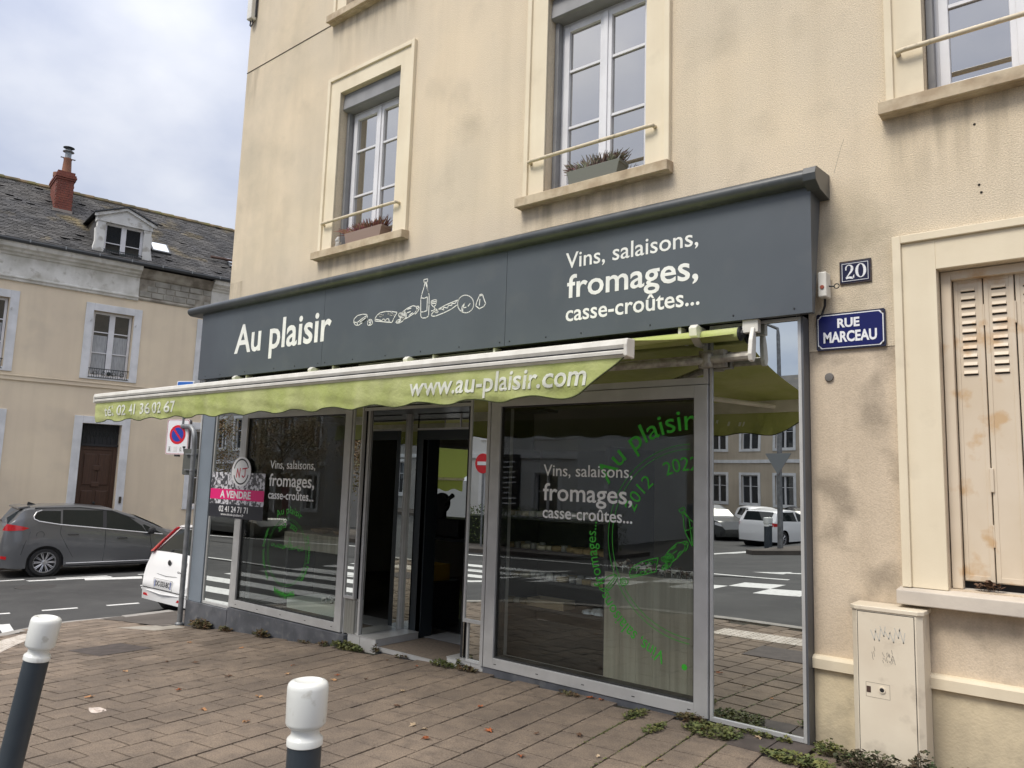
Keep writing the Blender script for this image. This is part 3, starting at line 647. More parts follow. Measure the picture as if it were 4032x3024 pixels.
def display(xa, xb):
    m = MB(); m.frame(xa, xb, .032, 2.325, .105, -.128, .06, wb=.085, wt=.09)
    f = m.obj('display_window', ALU, sf, bevel=.003)
    m = MB(); m.frame(xa + .105, xb - .105, .117, 2.235, .012, -.108, .0); m.obj('gasket', ALUD, f)
    m = MB(); m.box(xa + .115, xb - .115, -.098, -.092, .127, 2.225); m.obj('pane', SGLASS, f)
    for i in range(5): m = MB(); m.box(xa + .12 + i * (xb - xa - .27) / 4, xa + .145 + i * (xb - xa - .27) / 4, -.1295, -.128, .068, .074); m.obj('drain_slot', ALUD, f)
    m = MB(); m.frame(xa, xb, 2.33, 2.72, .035, -.12, .05, wb=.05); t = m.obj('transom_window', ALU, sf, bevel=.002)
    m = MB(); m.box(xa + .03, xb - .03, -.098, -.092, 2.375, 2.69); m.obj('mirror_glass', MIRROR, t)
    return f
dl = display(-8.29, -6.255); dr = display(-4.355, -2.33)
for x0 in (-8.313, -6.252, -4.372): m = MB(); m.box(x0, x0 + .015, -.10, .04, .0, 2.72); m.obj('joint_cover', ALU, sf)
# fluted lower covers beside the doorway
m = MB()
for i in range(4): m.prism([(-6.235 + i * .038, -.098), (-6.217 + i * .038, -.108), (-6.20 + i * .038, -.098), (-6.20 + i * .038, .02), (-6.235 + i * .038, .02)], .035, .375, 'z')
m.obj('fluted_cover', mat('stone_grey_metal', (.33, .325, .29), .45, .2), sf)
mirror(-6.10, -6.03, .036, .37, .018, y=-.065, wb=.012)
mirror(-4.602, -4.39, .036, .372, .02, y=-.06, wb=.012)
m = MB(); m.box(-4.40, -4.366, -.125, .03, .03, 2.72); m.obj('jamb_post', ALU, sf, bevel=.002)
# doorway recess: side mirrors, small return mirror, door frame, transom
FZ = -.036
m = MB(); m.box(-6.05, -6.02, -.085, -.05, .036, 2.27); m.obj('recess_post', ALU, sf, bevel=.002)
m = MB(); m.box(-6.03, -5.985, .42, .465, .036, 2.27); m.obj('recess_post', ALU, sf, bevel=.002)
m = MB(); m.box(-6.012, -6.006, -.05, .42, .036, 2.27); m.obj('recess_mirror', MIRROR, sf)
m = MB(); m.box(-5.985, -5.882, .455, .461, .036, 2.27); m.obj('return_mirror', MIRROR, sf)
m = MB(); m.box(-4.66, -4.654, -.05, .45, .036, 2.27); m.obj('recess_mirror', MIRROR, sf)
m = MB(); m.box(-5.882, -5.80, .47, .53, FZ, 2.095); m.box(-5.80, -5.785, .53, .70, FZ, 2.095); m.box(-4.86, -4.70, .47, .9, FZ, 2.095); m.box(-5.80, -4.86, .47, .53, 1.995, 2.095); m.obj('door_frame', DOORDARK, sf, bevel=.003)
m = MB(); m.box(-5.985, -4.66, .47, .50, 2.10, 2.26); m.obj('transom_mirror', MIRROR, sf)
m = MB(); m.box(-5.99, -4.65, .46, .468, 2.095, 2.115); m.box(-5.28, -5.265, .462, .47, 2.11, 2.26); m.obj('transom_bar', ALU, sf)
m = MB(); m.box(-6.235, -4.375, -.09, .9, 2.27, 2.30); m.obj('soffit', DOORDARK, sf)
m = MB(); m.box(-6.07, -4.60, -.118, -.09, 2.255, 2.285); m.box(-6.235, -4.375, -.10, -.07, 2.30, 2.75); m.obj('soffit_edge', ALU, sf)
# steps
m = MB(); m.box(-6.165, -5.745, -.10, .47, -.3, .030); st = m.obj('step_block', TILE, sf, bevel=.003)
m = MB(); m.box(-6.165, -5.741, -.104, .47, .0305, .0375); m.obj('step_nosing', ALU, sf)
m = MB(); m.box(-4.80, -4.378, -.10, .47, -.3, .030); m.obj('step_block', TILE, sf, bevel=.003)
m = MB(); m.box(-4.804, -4.376, -.104, .47, .0305, .0375); m.obj('step_nosing', ALU, sf)
for x in (-5.98, -4.515): m = MB(); m.box(x, x + .003, -.1012, -.099, -.12, .03); m.obj('tile_joint', ALUD, sf)
m = MB(); m.box(-5.745, -4.80, -.088, .6, -.3, FZ); m.obj('threshold', PLINTHGREY, sf)
m = MB()
for i in range(8): m.box(-5.74 + i * .1175, -5.74 + i * .1175 + .115, -.075, .56, FZ, FZ + .006)
m.obj('entrance_mat', FLOORT, sf)
m = MB(); m.box(-5.745, -4.80, -.094, -.075, FZ - .03, FZ + .008); m.obj('threshold_strip', ALU, sf)
m = MB(); m.box(-5.80, -4.86, .60, .95, -.3, FZ + .002); m.obj('door_sill', TILE, sf)

# shop interior
m = MB(); m.face([(-8.95, .03, FZ - .004), (-1.75, .03, FZ - .004), (-1.75, 6, FZ - .004), (-8.95, 6, FZ - .004)]); structure(m.obj('shop_floor', mat('dark_shop_floor', (.11, .10, .09), .5)))
m = MB(); m.face([(-8.95, 6, -.1), (-1.75, 6, -.1), (-1.75, 6, 3.4), (-8.95, 6, 3.4)]); m.face([(-1.72, -.05, -.1), (-1.72, 6, -.1), (-1.72, 6, 3.4), (-1.72, -.05, 3.4)])
for a, b, c_, d in ((.2, 3.5, -.1, 3.4), (5.1, 6, -.1, 3.4), (3.5, 5.1, -.1, .85), (3.5, 5.1, 2.15, 3.4)): m.face([(-8.96, a, c_), (-8.96, b, c_), (-8.96, b, d), (-8.96, a, d)])
structure(m.obj('shop_wall', DARKROOM))
m = MB(); m.face([(-8.95, .03, 2.34), (-1.75, .03, 2.34), (-1.75, 6, 2.34), (-8.95, 6, 2.34)]); structure(m.obj('shop_ceiling', DARKROOM))
m = MB(); m.box(-1.671, -1.657, -.113, .003, -.02, 2.75); m.obj('side_cheek', mat('anthracite_cheek', (.085, .09, .10), .5), sf)
# wall behind mirrors so nothing shines through
m = MB(); m.box(-9.0, -1.7, -.04, -.02, 2.33, 3.6); m.box(-8.93, -8.30, -.06, -.03, 0, 2.5); m.box(-2.34, -1.68, -.06, -.03, 0, 2.76); m.box(-6.26, -6.05, -.06, .70, -.1, 2.34); m.box(-6.05, -5.80, .475, .70, -.1, 2.34); m.box(-4.64, -4.36, -.04, .06, -.1, 2.34); m.box(-4.70, -4.665, -.04, .9, -.1, 2.34); m.box(-5.99, -4.64, .51, .6, 2.1, 2.34)
m.obj('stud_wall', DARKROOM2, sf)
# side window towards the side street, with its own lowered green awning outside
m = MB(); m.frame(3.5, 5.1, .85, 2.15, .05, 0, .08); m.v = [(v[1] - 9.05, v[0], v[2]) for v in m.v]; w_ = m.obj('side_window', ALU, sf)
m = MB(); m.box(-9.01, -9.005, 3.55, 5.05, .9, 2.1); m.obj('pane', glass('clear_side_glass', (.7, .7, .7), 0., 1.2), w_)
t = thing('side_awning', 'second green awning lowered steeply over the side street window, seen through the open door', 'awning', (-9.8, 4.3, 2.1))
m = MB()
for i in range(9):
    for j in range(13): m.v.append((-9.12 - 1.25 * i / 8, 2.7 + 3.4 * j / 12, 2.33 - .72 * i / 8 - .02 * sin(pi * i / 8)))
for i in range(8):
    for j in range(12): a = i * 13 + j; m.f.append((a, a + 1, a + 14, a + 13)); m.m.append(0)
m.obj('cloth', mat('backlit_lime_cloth', (.33, .40, .10), .85, trans=.16), t, smooth=True)
m = MB(); m.tube([(-10.38, 2.7, 1.59), (-10.38, 6.1, 1.59)], .032, 8); m.obj('front_bar', CREAMALU, t)
m = MB()
for j in range(61): y = 2.7 + 3.4 * j / 60; m.v += [(-10.39, y, 1.57), (-10.395, y, 1.37 + .025 * cos(y * 2 * pi / .45))]
for j in range(60): m.f.append((2 * j, 2 * j + 2, 2 * j + 3, 2 * j + 1)); m.m.append(0)
m.obj('valance', MATS['backlit_lime_cloth'], t)
# slicing machine standing dark inside
s = thing('slicing_machine', 'dark slicing machine with round blade guard inside, seen through the open door', 'machine', (-7.4, 2.5, .78))
m = MB(); m.box(-7.75, -6.95, 2.3, 2.8, .82, 1.06); m.obj('base', BLKP, s, bevel=.02)
m = MB(); m.lathe([(.02, 2.42), (.135, 2.43), (.14, 2.46), (.135, 2.49), (.02, 2.50)], 26, (-7.42, 0, 1.26), 'y'); m.box(-7.5, -7.36, 2.44, 2.5, 1.05, 1.2); m.obj('blade_guard', BLKP, s)
m = MB(); m.tube([(-7.33, 2.42, 1.24), (-7.24, 2.42, 1.33), (-7.18, 2.42, 1.37)], [.03, .026, .034], 10); m.obj('handle', BLKP, s)
s = thing('work_table', 'dark work table under the slicing machine inside the shop', 'table', (-7.3, 2.5, FZ))
m = MB(); m.box(-8.1, -6.3, 2.2, 2.95, .78, .82); m.obj('top', BLKP, s)
for x in (-8.0, -6.4):
    for y in (2.3, 2.85): m = MB(); m.box(x - .03, x + .03, y - .03, y + .03, FZ, .78); m.obj('leg', BLKP, s)
s = thing('crate_stand', 'dark low stand under the yellow crate behind the door', 'stand', (-6.4, 1.2, FZ)); m = MB(); m.box(-6.70, -6.10, 1.0, 1.45, FZ, .44); m.obj('carcass', BLKP, s)
s = thing('yellow_crate', 'mustard yellow crate standing in the dark behind the open door', 'crate', (-6.5, 1.3, FZ))
YEL = mat('mustard_plastic', (.45, .28, .02), .5)
m = MB(); m.frame(-6.62, -6.18, .44, .62, .02, 1.06, 1.08); m.box(-6.60, -6.20, 1.065, 1.075, .46, .60); m.obj('front_panel', YEL, s)
m = MB(); m.box(-6.62, -6.60, 1.08, 1.35, .44, .62); m.box(-6.20, -6.18, 1.08, 1.35, .44, .62); m.box(-6.62, -6.18, 1.34, 1.36, .44, .62); m.box(-6.6, -6.2, 1.08, 1.34, .44, .45); m.obj('crate_body', YEL, s)
m = MB(); m.box(-6.2, -5.3, 1.0, 1.6, FZ, FZ + .008); tag(m.obj('door_mat', BLKP), 'black doormat on the floor behind the shop door', 'doormat')

# --- right display: counter back in taupe wood, dark shelf unit, cheeses, animal figures
c = thing('display_counter', 'taupe wood counter back standing against the right shop window', 'counter', (-2.85, .1, 0))
for i in range(6):
    x0 = -3.255 + i * .1415; m = MB(); m.box(x0, x0 + .140, .02, .04, -.03, .915); m.obj('wood_panel', WOODT, c)
m = MB(); m.box(-3.255, -2.40, .04, .36, .885, .915); m.obj('counter_top', WOODT, c)
m = MB(); m.box(-3.255, -3.235, .04, .36, -.03, .885); m.obj('side_panel', WOODT, c)
DSH = mat('dark_shelf_metal', (.035, .034, .038), .5)
s = thing('chilled_shelf_unit', 'dark shelf unit with rows of pale cheeses inside the right shop window', 'shelf unit', (-3.8, .55, 0))
m = MB(); m.box(-4.63, -4.60, .25, .95, -.03, 1.9); m.box(-3.37, -3.33, .18, .95, -.03, 1.9); m.obj('upright', DSH, s)
m = MB(); m.box(-4.60, -3.37, .93, .95, -.03, 1.9); m.obj('back_panel', mat('shelf_back', (.10, .10, .095), .7), s)
for z in (1.28, .99, .735, .50): m = MB(); m.box(-4.60, -3.37, .32, .93, z - .03, z); m.obj('shelf', DSH, s, bevel=.003)
m = MB(); m.box(-4.60, -3.37, .22, .24, -.03, .42); m.obj('front_panel', mat('dark_kick_panel', (.03, .028, .026), .45), s)
CH = [mat('cheese_%s' % n, c_, .7, col2=tuple(v * .75 for v in c_), ns=20) for n, c_ in (('cream', (.78, .70, .52)), ('white', (.82, .80, .74)), ('ash', (.45, .43, .40)), ('ochre', (.46, .34, .17)))]
rr = random.Random(5); ch = None
wheel = []
for ci, r_, h_ in ((0, .05, .04), (1, .034, .05), (3, .06, .045), (2, .03, .055)):
    k = MB(); k.lathe([(r_ * .85, 0), (r_, .01), (r_, h_ - .01), (r_ * .85, h_)], 12); me = k.mesh('cheese', CH[ci]); me.polygons.foreach_set('use_smooth', [True] * len(me.polygons)); wheel.append((me, ('cream', 'white', 'ochre', 'ash')[{0: 0, 1: 1, 3: 2, 2: 3}[ci]]))
names = {1.28: 'top shelf', .99: 'second shelf', .735: 'third shelf', .50: 'bottom shelf'}
for z in (1.28, .99, .735, .50):
    for i in range(13 if z != .5 else 5):
        me, cn = rr.choice(wheel); o = bpy.data.objects.new('cheese', me); o.location = (-4.50 + i * .085 + rr.uniform(-.01, .01), .38 + rr.uniform(-.02, .04), z)
        tag(link(o), 'small round %s cheese on the %s of the shop display' % (cn, names[z]), 'cheese', 'cheeses on the shop shelves')
        if rr.random() < .5 and z > .6:
            o = bpy.data.objects.new('cheese', me); o.location = (-4.48 + i * .085, .50, z); tag(link(o), 'small round %s cheese at the back of the %s of the shop display' % (cn, names[z]), 'cheese', 'cheeses on the shop shelves')
m = MB(); m.box(-4.25, -3.86, .33, .34, .50, .57); m.box(-4.25, -3.86, .5, .51, .50, .57); m.box(-4.25, -3.86, .34, .5, .5, .508); m.box(-4.25, -4.24, .34, .5, .5, .57); m.box(-3.87, -3.86, .34, .5, .5, .57)
tag(m.obj('wooden_tray', mat('pale_wood', (.42, .33, .22), .7)), 'shallow pale wooden tray on the bottom shelf of the display', 'tray')
# plastic bags
k = MB()
for i in range(7):
    k.lathe([(.02, 0), (.06, .01), (.055, .03), (.015, .045 + .01 * (i % 3))], 7, (-3.62 + i * .055, .36 + .02 * (i % 2), .50))
tag(k.obj('plastic_bags', mat('clear_plastic_bag', (.62, .66, .70), .15, spec=.9)), 'crumpled clear plastic bags on the bottom shelf beside the tray', 'bags')
def cow(x, y, z, sc, rot, m, lab, grp):
    t = thing('animal_figurine', lab, 'figurine', (x, y, z), (0, 0, rot), grp)
    k = MB(); k.tube([(-.032, 0, .036), (-.024, 0, .04), (0, 0, .037), (.024, 0, .039), (.033, 0, .044), (.044, 0, .056), (.05, 0, .06), (.062, 0, .052)], [.004, .012, .0135, .0125, .009, .007, .0085, .0045], 8)
    for a, b in ((-.024, -.007), (-.024, .007), (.022, -.007), (.022, .007)): k.tube([(a, b, .034), (a + .002, b, .017), (a - .001, b, 0)], [.0055, .0035, .0035], 6)
    k.tube([(.046, -.006, .066), (.044, -.016, .07)], [.003, .001], 5); k.tube([(.046, .006, .066), (.044, .016, .07)], [.003, .001], 5)
    k.tube([(-.035, 0, .042), (-.041, 0, .03), (-.04, 0, .018)], .0018, 5)
    k.v = [tuple(c_ * sc for c_ in v) for v in k.v]; k.obj('body', m, t, smooth=True, local=True); return t
COWW = mat('piebald_figure', (.70, .68, .63), .5, col2=(.03, .028, .026), ns=32, lo=.52, hi=.55); COWB = mat('brown_white_figure', (.60, .54, .45), .5, col2=(.13, .07, .04), ns=28, lo=.46, hi=.5)
for i in range(11):
    cow(-3.19 + i * .073, .10 + rr.uniform(-.02, .03), .915, 1.25 + rr.uniform(-.2, .25), rr.uniform(-.6, .6) + (pi if rr.random() < .4 else 0), COWW if i % 2 else COWB,
        'tiny %s farm animal figure on the right window counter' % ('black and white' if i % 2 else 'brown and white'), 'farm animal figures on the right counter')
# --- left display
c = thing('display_shelf', 'pale taupe shelf board running across the left shop window', 'shelf', (-7.1, .3, 0))
m = MB(); m.box(-7.62, -6.36, .10, .12, .755, .935); m.obj('front_board', WOODT, c)
m = MB(); m.box(-7.62, -6.36, .12, .5, .925, .935); m.obj('top_board', WOODT, c)
m = MB(); m.box(-7.60, -7.56, .12, .5, -.03, .925); m.obj('side_board', DSH, c)
m = MB(); m.prism([(-7.35, .0), (-6.42, .0), (-6.42, .42), (-7.35, .42)], -.03, .235, 'z'); b_ = tag(m.obj('white_block', mat('pale_green_white_board', (.58, .62, .56), .5)), 'pale greenish white block standing low inside the left shop window', 'display block')
for i, (x, mt, lab) in enumerate(((-6.82, COWW, 'little white goat figure on the pale block, left of the cow'), (-6.66, COWW, 'black and white cow figure on the pale block in the left window'), (-6.52, COWB, 'brown figure lying at the right end of the pale block'))):
    cow(x, .10, .235, 1.35 if i == 1 else 1.1, (.3, .1, 2.9)[i], mt, lab, 'farm animal figures in the left window')
for i, x in enumerate((-7.15, -6.75)):
    k = MB(); k.lathe([(.03, 0), (.09, .012), (.13, .05), (.125, .052), (.085, .018), (.0, .012)], 18, (x, .26, .935)); tag(k.obj('wicker_bowl', mat('wicker', (.30, .21, .12), .8, col2=(.18, .12, .07), ns=60), smooth=True), 'shallow wicker bowl on the left window shelf, the %s one' % ('left', 'right')[i], 'bowl')

# --- lettering on the two panes
for x0, x1, o_ in ((-3.789, -2.95, 0), (-7.70, -6.86, .0)):
    g = thing('window_lettering', 'white list of wines, cured meats and cheeses on the %s shop window' % ('right' if x0 > -5 else 'left'), 'lettering', (x0, YF, 1.3))
    text('lettering', 'Vins, salaisons,', x0, x1, 1.645, .092, -.0985, WVINYL, g, .004)
    text('lettering', 'fromages,', x0, x1, 1.448, .135, -.0985, WVINYL, g, .012)
    text('lettering', 'casse-croûtes...', x0, x1 + .003, 1.305, .092, -.0985, WVINYL, g, .012)
DRAW = [[-6002,3226,-6007,3194,-6075,3158,-6143,3134,-6189,3147,-6218,3180,-6210,3213,-6162,3241,-6083,3247,-6018,3238,-6002,3226,-6055,3212,-6161,3167,-6213,3180],[-6161,3167,-6145,3136],[-6116,3166,-6029,3203],[-6075,3158,-6007,3194],[-5923,3162,-5916,3132,-5939,3118,-5988,3121,-5995,3147,-5983,3175,-5949,3180,-5923,3162],[-5971,3151,-5941,3141],[-5964,3130,-5945,3131],[-5968,3167,-5938,3157],[-5554,3206,-5597,3155,-5605,3140,-5626,3111,-5879,3154,-5881,3180,-5855,3210,-5809,3231,-5724,3235,-5639,3224,-5554,3206],[-5881,3174,-5774,3146,-5761,3162,-5737,3156,-5726,3137,-5704,3157,-5676,3156,-5664,3121],[-5780,3199,-5781,3195,-5786,3191,-5794,3190,-5802,3191,-5810,3194,-5816,3199,-5818,3204,-5817,3208,-5812,3212,-5804,3213,-5796,3212,-5788,3209,-5782,3204,-5780,3199],[-5619,3195,-5620,3189,-5626,3185,-5634,3184,-5643,3185,-5651,3188,-5657,3193,-5660,3199,-5658,3205,-5653,3209,-5645,3210,-5636,3209,-5627,3206,-5621,3200,-5619,3195],[-5756,3202,-5760,3199,-5768,3200,-5772,3204,-5768,3207,-5761,3206,-5756,3202],[-5678,3205,-5681,3199,-5687,3200,-5691,3206,-5688,3211,-5682,3211,-5678,3205],[-5593,3185,-5596,3180,-5603,3181,-5606,3187,-5603,3192,-5597,3191,-5593,3185],[-5482,3199,-5413,3229,-5334,3247,-5290,3233,-5274,3200,-5303,3172,-5389,3138,-5450,3125],[-5285,3233,-5255,3232,-5243,3209,-5268,3175,-5298,3159],[-5258,3223,-5286,3183],[-5438,3135,-5451,3129,-5470,3130,-5493,3138,-5513,3150,-5528,3164,-5534,3178,-5531,3189,-5518,3194,-5498,3193,-5476,3186,-5455,3174,-5440,3159,-5434,3145,-5438,3135],[-5455,3145,-5463,3141,-5475,3142,-5489,3147,-5502,3154,-5512,3163,-5516,3172,-5513,3179,-5505,3182,-5493,3181,-5479,3177,-5466,3169,-5456,3160,-5453,3151,-5455,3145],[-5470,3154,-5478,3152,-5490,3156,-5498,3163,-5498,3170,-5490,3171,-5478,3167,-5470,3160,-5470,3154],[-5469,3204,-5437,3194,-5417,3167,-5424,3136],[-5478,3199,-5455,3196,-5433,3162],[-5408,3219,-5359,3226],[-5410,3185,-5366,3192],[-5372,3162,-5334,3176],[-5385,3147,-5367,3152],[-5496,3135,-5459,3131,-5463,3112,-5502,3097,-5547,3096,-5568,3108,-5549,3125,-5496,3135],[-5544,3108,-5503,3110],[-5522,3118,-5495,3122],[-5201,3486,-5149,3487,-5147,3458,-5194,3457,-5201,3486],[-5183,3456,-5191,3413,-5219,3342,-5229,3294,-5222,3169,-5217,3126,-5195,3109,-5143,3105,-5112,3123,-5113,3230,-5117,3323,-5145,3388,-5162,3460],[-5221,3309,-5182,3300,-5140,3310,-5138,3175,-5181,3168,-5216,3170],[-5174,3451,-5154,3402,-5126,3343],[-5087,3261,-5083,3227,-5048,3198,-5020,3219,-5013,3261,-5044,3269,-5087,3261],[-5082,3236,-5018,3231],[-5076,3250,-5018,3249],[-5046,3198,-5026,3177,-5009,3172],[-5026,3178,-5054,3165,-5079,3165],[-4724,3230,-4787,3220,-4899,3198,-4996,3167,-5053,3150,-5077,3128,-5063,3111,-5017,3109,-4911,3127,-4816,3152,-4753,3180],[-4996,3167,-4947,3171,-4913,3152,-4923,3183,-4865,3167,-4858,3193,-4809,3184,-4819,3203,-4770,3200,-4756,3219],[-4984,3145,-4990,3140,-5007,3139,-5023,3143,-5031,3150,-5024,3156,-5008,3156,-4991,3152,-4984,3145],[-4540,3166,-4542,3147,-4549,3129,-4562,3115,-4579,3104,-4600,3097,-4623,3095,-4647,3098,-4671,3105,-4693,3117,-4712,3132,-4727,3151,-4736,3170,-4740,3191,-4739,3210,-4731,3228,-4718,3243,-4700,3254,-4679,3261,-4656,3262,-4632,3259,-4608,3251,-4586,3239,-4568,3224,-4553,3206,-4544,3186,-4540,3166],[-4683,3113,-4685,3154,-4651,3189,-4672,3141,-4671,3112],[-4585,3175,-4607,3154],[-4657,3145,-4632,3147],[-4477,3231,-4474,3242,-4451,3245,-4436,3237,-4423,3204,-4397,3153,-4419,3128,-4471,3114,-4514,3146,-4505,3179,-4477,3231,-4436,3234],[-4468,3201,-4471,3146]]
def strokes(mb, w, y, f, xmax=1e9):
    for pl in DRAW:
        pts = [f(pl[i] / 1000, pl[i + 1] / 1000) for i in range(0, len(pl), 2)]
        pts = [p for p in pts if p[0] < xmax]
        ribbon(mb, pts, w, y)
def emblem(cx, cz, Rr, rot, lab, drawf, w, xmax=1e9, full=True):
    g = thing('window_emblem', lab, 'sticker', (cx, YF, cz)); y = -.0982
    for q in (1., .95):
        k = MB(); pts = [(cx + Rr * q * cos(radians(a)), cz + Rr * q * sin(radians(a))) for a in range(0, 361, 4)]
        pts = [p if p[0] < xmax else None for p in pts]; run = []
        for p in pts + [None]:
            if p is None: ribbon(k, run, min(w, .006) * .7, y); run = []
            else: run.append(p)
        k.obj('ring', GREENV, g)
    arc_text('arc_lettering', 'Au plaisir', cx, cz, Rr * 1.15, 90 + rot + 31, 90 + rot - 31, Rr * .215, y, GREENV, g, .004 if Rr > .5 else -.004, xmax=xmax)
    arc_text('arc_lettering', '2012', cx, cz, Rr * .73, 90 + rot + 38, 90 + rot + 8, Rr * .14, y, GREENV, g, 0, xmax=xmax)
    arc_text('arc_lettering', '2022', cx, cz, Rr * .73, 90 + rot - 6, 90 + rot - 34, Rr * .14, y, GREENV, g, 0, xmax=xmax)
    arc_text('arc_lettering', 'Vins, salaisons, fromages...', cx, cz, Rr * 1.16, 225 + rot, 143 + rot, Rr * .13, y, GREENV, g, 0 if Rr > .5 else -.006, xmax=xmax)
    if full:
        arc_text('arc_lettering', 'Vins, salaisons, fromages...', cx, cz, Rr * 1.06, 30 + rot, -48 + rot, Rr * .13, y, GREENV, g, -.006)
        k = MB(); q = random.Random(2)
        for i in range(16):
            x = cx - .19 + i * .024; z = cz - Rr * 1.12 - .02 + .04 * abs(i - 8) / 8; ribbon(k, [(x, z), (x + q.uniform(-.004, .008), z - .045), (x + .018, z - .02 + q.uniform(-.01, .02)), (x + .016, z - .07)], .004, y)
        k.obj('scrawled_strokes', GREENV, g)
    k = MB(); strokes(k, w, y, drawf, xmax); k.obj('food_drawing', GREENV, g)
    return g
ca, sa = cos(radians(27)), sin(radians(27))
gr = emblem(-2.455, 1.20, .70, 30, 'large green round anniversary emblem cut off by the frame of the right window', lambda x, z: (-2.504 + .86 * ((x + 5.31) * ca - (z - 3.115) * sa), 1.098 + .86 * ((x + 5.31) * sa + (z - 3.115) * ca)), .006, xmax=-2.447, full=False)
k = MB(); k.prism([(-2.517 + .022 * cos(t * pi / 4), .338 + .022 * sin(t * pi / 4)) for t in range(8)], -.0982, -.0992); k.obj('dot', GREENV, gr)
emblem(-7.277, .735, .365, 0, 'small green round anniversary emblem on the left shop window', lambda x, z: (-7.277 + .33 * (x + 5.31), .80 + .33 * (z - 3.2)), .003)

# ================================================================== FASCIA SIGN
fs = thing('fascia_sign', 'long anthracite shop sign reading Au plaisir with white food drawings', 'shop sign', (-5.4, -.2, 2.75))
YS = -.212; XL, XR = -9.275, -1.563
for a, b in ((XL, -6.7265), (-6.7225, -4.1655), (-4.1615, XR)):
    m = MB(); m.box(a, b, YS, YS + .012, 2.748, 3.64); m.obj('panel', ANTHRA, fs)
m = MB(); m.prism([(YS + .012, 2.748), (-.166, 2.748), (-.002, 3.60), (YS + .012, 3.60)], XR - .01, XR - .0005, 'x'); m.prism([(YS + .012, 2.748), (-.166, 2.748), (-.002, 3.60), (YS + .012, 3.60)], XL, XL + .01, 'x'); m.obj('side_panel', ANTHRA, fs)
m = MB(); m.box(XL + .01, XR - .01, YS + .012, -.14, 2.752, 2.77); m.obj('bottom_return', ANTHRAD, fs)
m = MB(); m.prism([(.0, 3.60), (-.235, 3.60), (-.262, 3.604), (-.285, 3.618), (-.297, 3.638), (-.300, 3.655), (-.297, 3.672), (-.286, 3.69), (-.268, 3.702), (-.245, 3.707), (-.225, 3.700), (-.22, 3.69), (0, 3.71)], -9.52, -1.585, 'x'); gt = m.obj('gutter', ANTHRAD, fs, smooth='auto')
m = MB(); m.prism([(.0, 3.56), (-.21, 3.57), (-.30, 3.61), (-.31, 3.655), (-.29, 3.70), (-.275, 3.708), (0, 3.735)], -1.584, -1.50, 'x'); m.obj('gutter_end_cap', ANTHRAD, fs, bevel=.003)
for x in (-6.62, -4.0): m = MB(); m.prism([(-.2, 3.598), (-.242, 3.598), (-.288, 3.623), (-.301, 3.655), (-.288, 3.688), (-.25, 3.706)], x, x + .03, 'x'); m.obj('gutter_joint', ANTHRAD, fs)
m = MB(); m.box(-9.62, -9.0, -.16, -.02, 3.725, 3.745); m.obj('flashing', ZINCD, fs)
SCR = mat('dark_screw', (.02, .022, .025), .4)
for x in (-9.1, -8.75, -8.2, -7.6, -7.2, -6.78, -6.66, -6.2, -5.7, -5.2, -4.7, -4.22, -4.11, -3.72, -3.37, -2.75, -2.1, -1.68):
    k = MB(); k.lathe([(.0075, YS), (.006, YS - .004)], 8, (x, 0, 2.785), 'y'); k.obj('screw', SCR, fs)
text('lettering', 'Au plaisir', -8.462, -6.585, 3.028, .335, YS - .0002, LETTER, fs, .016)
text('lettering', 'Vins, salaisons,', -3.534, -2.362, 3.338, .128, YS - .0002, LETTER, fs, .006)
text('lettering', 'fromages,', -3.515, -2.362, 3.09, .185, YS - .0002, LETTER, fs, .014)
text('lettering', 'casse-croûtes...', -3.523, -2.352, 2.896, .128, YS - .0002, LETTER, fs, .012)
k = MB(); strokes(k, .0085, YS - .0002, lambda x, z: (x, z)); k.obj('food_drawing', LETTER, fs)

# ================================================================== AWNING
aw = thing('awning', 'lime green cloth awning over the shop with web address and phone number on its valance', 'awning', (-5.3, -.9, 2.5))
AX0, AX1 = -8.585, -2.075; BY, BZ = -1.697, 2.335; RY, RZ = -.165, 2.672
def hang(x): return .010 * sin(x * 9) + .008 * sin(x * 21 + 1)
m = MB(); NX, NY = 120, 14
for j in range(NY + 1):
    t = j / NY
    for i in range(NX + 1):
        x = AX0 + .02 + (AX1 - AX0 - .04) * i / NX; sag = -(.034 * min(1, min(i, NX - i) / 9) ** .7) * sin(pi * t) - .004 * sin(pi * t) * sin(x * 3.1); edge = min(i, NX - i); cur = -.012 * max(0, 1 - edge / 3) * sin(pi * t)
        m.v.append((x + (.05 * sin(pi * t) * (1 if i < 2 else -1) if edge < 1 else 0), RY + (BY + .02 - RY) * t, RZ - .006 + (BZ + .034 - RZ + .006) * t + sag + cur))
for j in range(NY):
    for i in range(NX): a = j * (NX + 1) + i; m.f.append((a, a + 1, a + NX + 2, a + NX + 1)); m.m.append(0)
m.obj('cloth', FABRIC, aw, smooth=True)
pitch = .485
def vz(x):
    z = 2.072 + .022 * abs(sin(pi * (x + 5.31) / pitch * 1.0)) * 1.2
    z = 2.068 + .026 * (1 - cos(2 * pi * (x + 5.281) / .465)) / 2
    if x > -2.47: z += .19 * (1 - cos(min(1, (x + 2.47) / .385) * pi / 2)) * 1.05
    if x < -8.5: z += 0
    return z
def vy(x, z):
    t = (2.28 - z) / .22; return -t * (.010 * sin(x * 13) + .008 * sin(x * 31 + 2)) + .004 * sin(z * 60 + x * 7) * t + .03 * t * t
m = MB(); NX = 260; NZ = 9
for j in range(NZ + 1):
    for i in range(NX + 1):
        x = AX0 + .0 + (AX1 - AX0 - .01) * i / NX; z = 2.285 + (vz(x) - 2.285) * j / NZ; m.v.append((x - .02 * (j / NZ) * (1 if i == 0 else 0), BY - .004 + vy(x, z), z))
